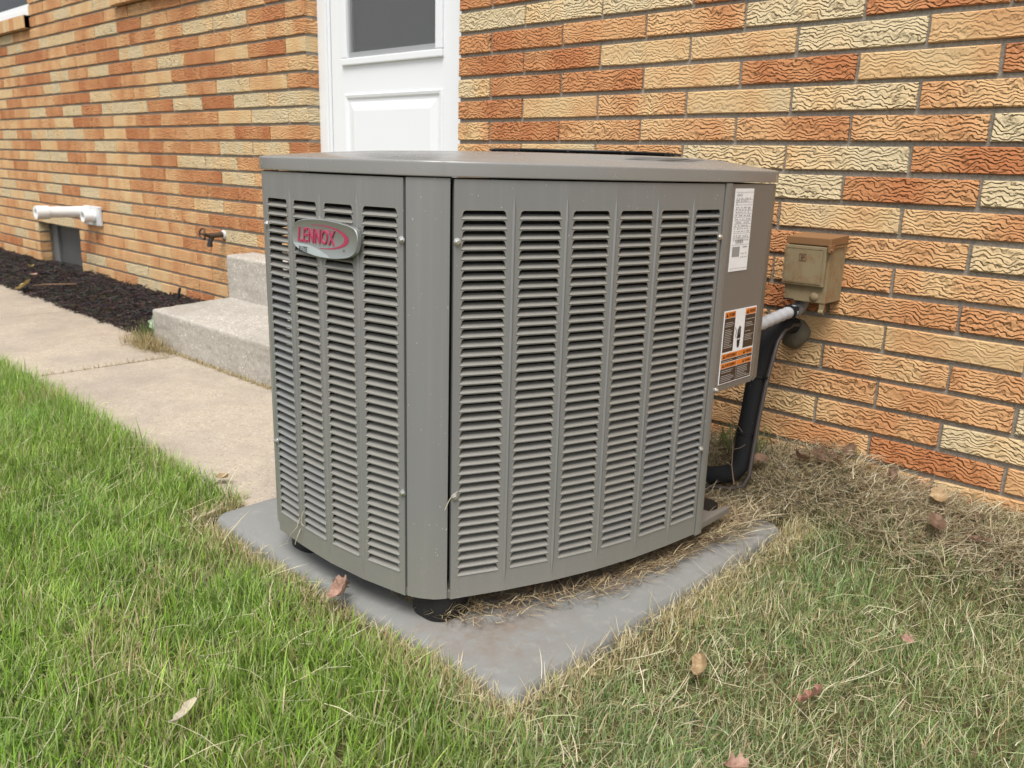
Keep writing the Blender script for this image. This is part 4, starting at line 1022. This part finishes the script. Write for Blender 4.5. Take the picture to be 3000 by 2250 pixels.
leaf(-1.395, -0.470, 0.115, 0.070, 0.055, 2.2, -0.9, 0.3, 0.6, LF_GRN, 'pale green leaf at the left corner of the lower concrete step', cat='leaf', name='green_leaf', seed=25, fold=0.3, lobes=0.2)
leaf(-1.39, -0.455, 0.085, 0.060, 0.030, 2.9, -0.5, 0.5, 0.6, LF_GRN, 'smaller pale green leaf under the larger one by the concrete step', cat='leaf', name='green_leaf', seed=26, fold=0.3)
leaf(-3.45, -0.30, 0.10, 0.06, 0.03, 0.3, 0.1, 0.2, 0.6, LF_PINK, 'pinkish leaf scrap on the dark mulch by the hatch', seed=27)
leaf(-3.78, -0.20, 0.11, 0.09, 0.025, -0.6, 0.1, 0.2, 0.9, LF_YEL, 'thin curled yellow leaf on the dark mulch below the hatch', seed=28)
b = MB(); b.tube([(-3.10, -0.42, 0.085), (-3.02, -0.37, 0.097), (-2.95, -0.33, 0.102), (-2.84, -0.27, 0.112)], [0.003, 0.005, 0.006, 0.005], 7)
tag(b.build('stick', LF_BRN, None, smooth=True, origin=(-2.95, -0.38, 0.09)), 'reddish brown stick lying on the dark mulch', 'stick')
b = MB(); b.tube([(-2.06, -0.06, 0.07), (-2.055, -0.05, 0.13), (-2.045, -0.045, 0.165)], [0.012, 0.008, 0.007], 7)
tag(b.build('black_stake', M_BLACK, None, smooth=True, origin=(-2.06, -0.06, 0.07)), 'short black stake in the mulch against the left brick wall', 'stake')
# dead weed stem in front of the pipe
b = MB(); S = [(1.262, -0.245, 0.095), (1.250, -0.243, 0.14), (1.247, -0.240, 0.18), (1.240, -0.238, 0.23), (1.232, -0.236, 0.275)]
b.tube(S, [0.0016, 0.0014, 0.0012, 0.001, 0.0007], 6)
b.tube([S[2], (1.262, -0.232, 0.186), (1.272, -0.228, 0.196)], 0.0008, 5); b.tube([S[3], (1.252, -0.232, 0.238), (1.262, -0.23, 0.226)], 0.0008, 5); b.tube([S[3], (1.222, -0.245, 0.222)], 0.0007, 5); b.tube([S[1], (1.238, -0.25, 0.15)], 0.0007, 5)
tag(b.build('dead_weed', mat_paint('dry_stem', rgb(0.20, 0.14, 0.095), 0.7), None, smooth=True, origin=(1.262, -0.245, 0.095)), 'bare dead weed stem in front of the black foam pipe', 'weed')

# ------------------------------------------------------------------ blades
def blades(name, mat, x, y, z, h, w, az, lean, curv, col, tipmix, lv=(0.0, 0.38, 0.72, 1.0), bend=0.12):
    n = len(x); dx, dy = np.cos(az), np.sin(az); px, py = -dy, dx; k = len(lv); bd = rng.normal(0, bend, n); co = np.zeros((n, 2 * k - 1, 3)); tn = np.zeros((n, 2 * k - 1, 3)); j = 0
    for i, t in enumerate(lv):
        out = h * (lean * t + curv * t * t); up = h * np.sqrt(np.maximum(1 - (lean + curv * t) ** 2, 0.03)) * t
        wt = w * (1 - 0.25 * t) if i < k - 1 else w * 0
        lat = bd * t * t * h; cx, cy, cz = x + dx * out + px * lat, y + dy * out + py * lat, z + up
        cc = lerp(col, tipmix, (t ** 2)[..., None] if hasattr(t, 'shape') else t * t)
        for s in ((-1, 1) if i < k - 1 else (0,)):
            co[:, j] = np.stack([cx + px * wt * 0.5 * s, cy + py * wt * 0.5 * s, cz + (0.12 * wt * s if i else 0)], -1); tn[:, j] = cc; j += 1
    base = (np.arange(n) * (2 * k - 1))[:, None]; quads = []
    pat = []; sz = []
    for i in range(k - 2): pat += [2 * i, 2 * i + 1, 2 * i + 3, 2 * i + 2]; sz.append(4)
    pat += [2 * k - 4, 2 * k - 3, 2 * k - 2]; sz.append(3)
    f = (base + np.array(pat)[None]).ravel(); sizes = np.tile(np.array(sz, np.int32), n)
    o = put(name, raw_mesh(name, co.reshape(-1, 3), f, mat, True, tn.reshape(-1, 3), sizes)); o['kind'] = 'stuff'
    return o
def pick(n, cols, jit=0.12):
    c = np.array(cols)[rng.integers(0, len(cols), n)] * (1 + jit * rng.standard_normal((n, 1))); return np.clip(c + 0.006 * rng.standard_normal((n, 3)), 0.005, 0.8)
def seen(x, y, m=0.16):                                       # ground the camera could plausibly see
    c = np.stack([x, y, np.full_like(x, 0.03)], -1) - CLn; q = c @ CRn.T
    u = q[:, 0] / q[:, 2] * 836 + 512; v = q[:, 1] / q[:, 2] * 836 + 384
    return (q[:, 2] > 0.2) & (u > -160) & (u < 1190) & (v < 900)
def scatter(n, x0, x1, y0, y1):
    x = rng.uniform(x0, x1, n); y = rng.uniform(y0, y1, n); return x, y
def lawn_ok(x, y): return (pad_d(x, y) > 0.010) & ~((x < 0.515) & (y > -1.085 + 0.03 * (fbm(x * 9, y * 0) - 0.5))) & (y < -0.012)

# green lawn: standing blades
x, y = scatter(800000, -2.4, 3.2, -2.8, -0.01)
k = lawn_ok(x, y) & seen(x, y); x, y = x[k], y[k]
dist = np.hypot(x - CLn[0], y - CLn[1]); s = x + y
clump = fbm(x * 16, y * 16, 3); big = fbm(x * 4.5 + 3, y * 4.5, 3)
right = sstep(-0.15, 0.50, s)
pdst = pad_d(x, y)
dens = lerp(0.95, 1.0, right) * (0.45 + 0.75 * clump) * lerp(1, 0.25, right * sstep(-0.32, -0.10, y)) * (0.75 + 0.25 * sstep(0.0, 0.10, pdst))
dens = dens * np.where(right > 0.5, 0.55 + 0.75 * sstep(0.38, 0.62, big), 1)
k = rng.random(len(x)) < dens; x, y, clump, big, right, pdst, s = [a[k] for a in (x, y, clump, big, right, pdst, s)]
n = len(x)
dry = lerp(0.06, 0.13, right) + 0.55 * (1 - sstep(0.0, 0.11, pdst)) + 0.24 * sstep(0.55, 0.75, big)
isdry = rng.random(n) < dry
h = lerp(0.055, 0.040, right) * (0.55 + 0.75 * rng.random(n)) * (0.75 + 0.5 * clump) * lerp(0.62, 1.0, sstep(0.0, 0.13, pdst)) * lerp(1.0, 1.35, sstep(0.2, -0.6, x))
h *= 1 + 0.35 * (rng.random(n) < 0.05)
lean = np.abs(rng.normal(0.22, 0.27, n)) * lerp(1, 1.9, right); curv = np.abs(rng.normal(0.18, 0.2, n)); lean = np.clip(lean, 0, 0.85); curv = np.clip(curv, 0, 0.9 - lean * 0.6)
w = rng.uniform(0.0011, 0.0026, n) * lerp(1, 0.72, right)
gl = pick(n, [(0.205, 0.355, 0.036), (0.26, 0.425, 0.060), (0.135, 0.25, 0.026), (0.34, 0.46, 0.12), (0.22, 0.34, 0.055)], 0.2); gr = pick(n, [(0.20, 0.315, 0.10), (0.26, 0.365, 0.155), (0.135, 0.215, 0.075), (0.33, 0.375, 0.21), (0.20, 0.305, 0.095)], 0.2)
dr = pick(n, [(0.46, 0.37, 0.20), (0.52, 0.44, 0.28), (0.38, 0.29, 0.15), (0.40, 0.37, 0.18)])
patch = (0.74 + 0.52 * fbm(x * 9 + 2, y * 9 + 7, 3))[:, None] * np.array([1, 1, 1]) + (0.30 * (fbm(x * 5 + 31, y * 5, 2) - 0.5))[:, None] * np.array([1.0, 0.35, 0.3])
col = np.where(isdry[:, None], dr, lerp(gl, gr, np.clip(right + 0.25 * rng.standard_normal(n), 0, 1)[:, None]) * np.clip(patch, 0.4, 1.6))
tip = np.where((rng.random(n) < lerp(0.20, 0.34, right))[:, None], lerp(col, np.array([0.58, 0.54, 0.36]), 0.65), col * 1.15)
blades('lawn_grass', M_GRASS, x, y, gz(x, y) - 0.004, h, w, rng.uniform(0, 2 * np.pi, n), lean, curv, col, tip)

# matted dead blades in the lawn
x, y = scatter(420000, -1.8, 3.0, -2.6, -0.01)
k = lawn_ok(x, y) & seen(x, y); x, y = x[k], y[k]; s = x + y; right = sstep(-0.1, 0.5, s); pdst = pad_d(x, y); big = fbm(x * 5 + 9, y * 5, 3)
dens = lerp(0.07, 0.22, right) * (0.35 + 1.0 * sstep(0.40, 0.65, big)) + 0.9 * (1 - sstep(0.0, 0.075, pdst)) + 0.30 * np.exp(-((s - 0.15) / 0.25) ** 2) * sstep(0.45, 0.7, big)
dens = dens + 0.6 * right * sstep(-0.30, -0.08, y)
k = rng.random(len(x)) < dens; x, y, right, pdst = x[k], y[k], right[k], pdst[k]; n = len(x)
flatm = rng.random(n)
col = pick(n, [(0.48, 0.405, 0.25), (0.56, 0.49, 0.33), (0.40, 0.32, 0.19), (0.32, 0.25, 0.14), (0.60, 0.55, 0.40), (0.37, 0.36, 0.20)])
hgt = rng.uniform(0.0, 0.028, n) * lerp(0.8, 1.1, right)
blades('dry_thatch', M_STRAW, x, y, gz(x, y) + hgt, np.where(rng.random(n) < 0.12, rng.uniform(0.03, 0.06, n), rng.uniform(0.010, 0.032, n)), rng.uniform(0.0007, 0.0016, n), rng.uniform(0, 2 * np.pi, n), np.clip(rng.normal(0.78, 0.2, n), 0.2, 0.995), rng.normal(0.0, 0.08, n), col, col * 0.95, bend=0.35)

x, y = scatter(2600, -0.8, 2.5, -2.3, -0.2); k = lawn_ok(x, y) & seen(x, y) & (pad_d(x, y) > 0.05); x, y = x[k], y[k]; n = len(x)
col = pick(n, [(0.55, 0.50, 0.33), (0.62, 0.57, 0.41), (0.45, 0.46, 0.26), (0.40, 0.45, 0.24)])
blades('fallen_stalks', M_STRAW, x, y, gz(x, y) + rng.uniform(0.018, 0.040, n), rng.uniform(0.04, 0.10, n), rng.uniform(0.0008, 0.0017, n), rng.uniform(0, 2 * np.pi, n), np.clip(rng.normal(0.95, 0.06, n), 0.7, 0.998), rng.normal(0, 0.08, n), col, col, bend=0.4)
# cropped yellow stubble round the pad
x, y = scatter(260000, PX0 - 0.16, PX1 + 0.16, PY0 - 0.16, -0.10); pdst = pad_d(x, y); k = lawn_ok(x, y) & (rng.random(len(x)) < 0.42 * np.exp(-(pdst / (0.042 + 0.03 * fbm(x * 9, y * 9))) ** 2) * (0.35 + 0.9 * sstep(0.35, 0.6, fbm(x * 14 + 4, y * 14)))) & seen(x, y)
x, y = x[k], y[k]; n = len(x); col = pick(n, [(0.50, 0.42, 0.22), (0.57, 0.49, 0.29), (0.42, 0.34, 0.16), (0.38, 0.37, 0.15), (0.62, 0.55, 0.36)])
blades('stubble', M_STRAW, x, y, gz(x, y) - 0.003, rng.uniform(0.012, 0.034, n), rng.uniform(0.0009, 0.0020, n), rng.uniform(0, 2 * np.pi, n), np.clip(np.abs(rng.normal(0.3, 0.28, n)), 0, 0.98), np.abs(rng.normal(0.05, 0.1, n)), col, col * 1.08)
# straw heaped along the wall and drifted under the unit
x, y = scatter(80000, 0.62, 2.4, -0.62, -0.006); m_ = (1 - sstep(0.10, 0.34, -y + 0.10 * (fbm(x * 8, y * 8) - 0.5))) * sstep(0.55, 0.9, x) * (pad_d(x, y) > 0.0) * (1 - 0.85 * ((pad_d(x, y) < 0.06) & (x > 1.37))) + 0.35 * ((x > 1.15) & (x < 1.385) & (y > -0.50))
k = rng.random(len(x)) < m_; x, y = x[k], y[k]; n = len(x)
mound = 0.055 * np.exp(-((x - 1.42) / 0.22) ** 2) * (1 - sstep(0.02, 0.32, -y)) + 0.02 * fbm(x * 12, y * 12)
col = pick(n, [(0.44, 0.365, 0.23), (0.53, 0.455, 0.31), (0.33, 0.25, 0.15), (0.20, 0.14, 0.085), (0.59, 0.53, 0.39), (0.29, 0.26, 0.14)])
zz = np.where(pad_d(x, y) < 0.002, PZ + 0.003, gz(x, y)) + rng.random(n) * (mound + 0.012)
blades('straw_litter', M_STRAW, x, y, zz, rng.uniform(0.02, 0.075, n), rng.uniform(0.0008, 0.0019, n), rng.uniform(0, 2 * np.pi, n), np.clip(rng.normal(0.965, 0.05, n), 0.6, 0.998), rng.normal(0, 0.05, n), col, col * 0.95, bend=0.35)
x, y = scatter(22000, 0.95, 1.36, -1.12, -0.33); u_ = np.interp(y, [p[1] for p in RIGHT], [p[0] for p in RIGHT]); k = (x < u_ + 0.020 + 0.018 * rng.standard_normal(len(x))) & (x > u_ - 0.16) & (rng.random(len(x)) < lerp(0.35, 1.0, sstep(-1.1, -0.5, y)))
x, y = x[k], y[k]; n = len(x); col = pick(n, [(0.40, 0.31, 0.18), (0.48, 0.40, 0.25), (0.26, 0.18, 0.10), (0.18, 0.12, 0.07)])
blades('straw_drift', M_STRAW, x, y, PZ + 0.002 + rng.random(n) * 0.022, rng.uniform(0.015, 0.045, n), rng.uniform(0.0007, 0.0016, n), rng.uniform(0, 2 * np.pi, n), np.clip(rng.normal(0.97, 0.04, n), 0.75, 0.998), rng.normal(0, 0.04, n), col, col * 0.95, bend=0.35)
x, y = scatter(2600, 0.98, 1.19, -1.13, -0.98); n = len(x); k = rng.random(n) < sstep(1.0, 1.12, x); x, y = x[k], y[k]; n = len(x)
col = pick(n, [(0.34, 0.28, 0.15), (0.42, 0.36, 0.22), (0.22, 0.17, 0.09)])
blades('straw_tuft', M_STRAW, x, y, np.full(n, PZ + 0.002) + rng.random(n) * 0.016, rng.uniform(0.015, 0.04, n), rng.uniform(0.001, 0.002, n), rng.uniform(0, 2 * np.pi, n), np.clip(rng.normal(0.85, 0.15, n), 0.3, 0.99), rng.normal(0, 0.15, n), col, col)
# dry tufts along the foot of the lower step and in the walk's joint
x = np.concatenate([rng.normal(-1.33, 0.09, 900), rng.uniform(-1.36, 0.45, 1500), rng.uniform(-1.10, -1.09, 160)]); y = np.concatenate([rng.normal(-0.535, 0.025, 900), -0.507 - np.abs(rng.normal(0, 0.007, 1500)), rng.uniform(-1.08, -0.55, 160)]); n = len(x)
big_ = np.arange(n) < 900
col = pick(n, [(0.44, 0.35, 0.20), (0.52, 0.43, 0.27), (0.33, 0.25, 0.13), (0.36, 0.31, 0.14)])
blades('dry_weeds', M_STRAW, x, y, np.full(n, 0.040), np.where(big_, rng.uniform(0.03, 0.09, n), rng.uniform(0.006, 0.026, n)), rng.uniform(0.0012, 0.0026, n), rng.uniform(0, 2 * np.pi, n), np.clip(rng.normal(0.6, 0.25, n), 0.05, 0.97), rng.normal(0.1, 0.15, n), col, col)
x = np.concatenate([rng.normal(-1.375, 0.02, 90), rng.normal(1.44, 0.02, 14), rng.normal(1.18, 0.05, 120)]); y = np.concatenate([rng.normal(-0.505, 0.02, 90), rng.normal(-0.06, 0.02, 14), rng.normal(-0.05, 0.02, 120)]); n = len(x); gcol = pick(n, [(0.16, 0.22, 0.07), (0.20, 0.25, 0.10), (0.13, 0.18, 0.05)])
blades('weed_grass', M_GRASS, x, y, np.where(x < 0, 0.04, gz(x, y)), rng.uniform(0.05, 0.13, n), rng.uniform(0.002, 0.004, n), rng.uniform(0, 2 * np.pi, n), np.clip(rng.normal(0.25, 0.2, n), 0, 0.9), np.abs(rng.normal(0.15, 0.1, n)), gcol, gcol)

# shredded mulch
n = 15000
x = -1.40 - 5.2 * rng.random(n) ** 1.35; y = rng.uniform(-0.475, -0.005, n); k = (x < -1.345) & (y < -0.01) & (y > -0.455 - 0.03 * fbm(x * 9, x * 0)); x, y = x[k], y[k]; n = len(x)
z = bedz(x, y) + rng.random(n) * 0.022; L = rng.uniform(0.012, 0.055, n); W = rng.uniform(0.002, 0.006, n); az = rng.uniform(0, 2 * np.pi, n); ti = rng.normal(0.05, 0.28, n)
d_ = np.stack([np.cos(az) * np.cos(ti), np.sin(az) * np.cos(ti), np.sin(ti)], -1); p_ = np.stack([-np.sin(az), np.cos(az), np.zeros(n)], -1); q_ = np.cross(d_, p_); c0 = np.stack([x, y, z], -1); vv = []
bend = rng.normal(0, 0.12, n)[:, None]
for t in (-0.5, 0.0, 0.5):
    wk = 0.65 if t else 1.0; o_ = p_ * (0.25 - t * t) * bend * L[:, None] * 2
    for a, b_ in ((-1, -0.4), (1, -0.4), (0.1, 0.7)): vv.append(c0 + o_ + d_ * (t * L)[:, None] + (p_ * a * 0.5 + q_ * b_) * (W * wk)[:, None])
co = np.stack(vv, 1).reshape(-1, 3); base = (np.arange(n) * 9)[:, None]
pat = []
for i in (0, 3): pat += [i, i + 1, i + 4, i + 3, i + 1, i + 2, i + 5, i + 4, i + 2, i, i + 3, i + 5]
tn = pick(n, [(0.022, 0.017, 0.015), (0.032, 0.025, 0.022), (0.016, 0.012, 0.011), (0.045, 0.036, 0.031), (0.055, 0.036, 0.030)], 0.2)
mo = put('shredded_mulch', raw_mesh('shredded_mulch', co, (base + np.array(pat)[None]).ravel(), M_MULCH, False, np.repeat(tn, 9, 0), np.tile(np.array([4] * 6, np.int32), n))); mo['kind'] = 'stuff'

# dry clippings caught on the panels
def clip(path, label, r=0.0006):
    b = MB(); b.tube(path, [r, r, r * 0.9] + [r * 0.7] * (len(path) - 3), 5); tag(b.build('grass_clipping', M_CLIP, None, smooth=True, origin=path[0]), label, 'grass clipping')
M_CLIP = flat('dry_clipping', rgb(0.56, 0.50, 0.36), 0.6)
F0, F1, R0 = ff[0], ff[1], fr_[0]
clip([F0(0.044, 0.158, 0.003), F0(0.042, 0.14, 0.008), F0(0.028, 0.125, 0.010), F0(0.012, 0.112, 0.008), F0(0.001, 0.093, 0.010)], 'longer dry grass clipping hanging from the lowest louvers at the unit front left corner', 0.0008)
clip([F0(0.046, 0.136, 0.003), F0(0.046, 0.126, 0.008), F0(0.040, 0.112, 0.010), F0(0.034, 0.100, 0.010)], 'shorter dry grass clipping hanging beside the longer one at the unit front left corner', 0.0008)
clip([R0(-0.062, 0.270, 0.004), R0(-0.056, 0.288, 0.008), R0(-0.050, 0.296, 0.008), R0(-0.041, 0.301, 0.006)], 'dry grass wisp caught by the lower screw of the right louvered panel')
clip([F1(-0.036, 0.178, 0.003), F1(-0.0400, 0.165, 0.006), F1(-0.042, 0.151, 0.006), F1(-0.034, 0.147, 0.004)], 'hooked pale grass stalk on the second louver column of the front panel', 0.0007)
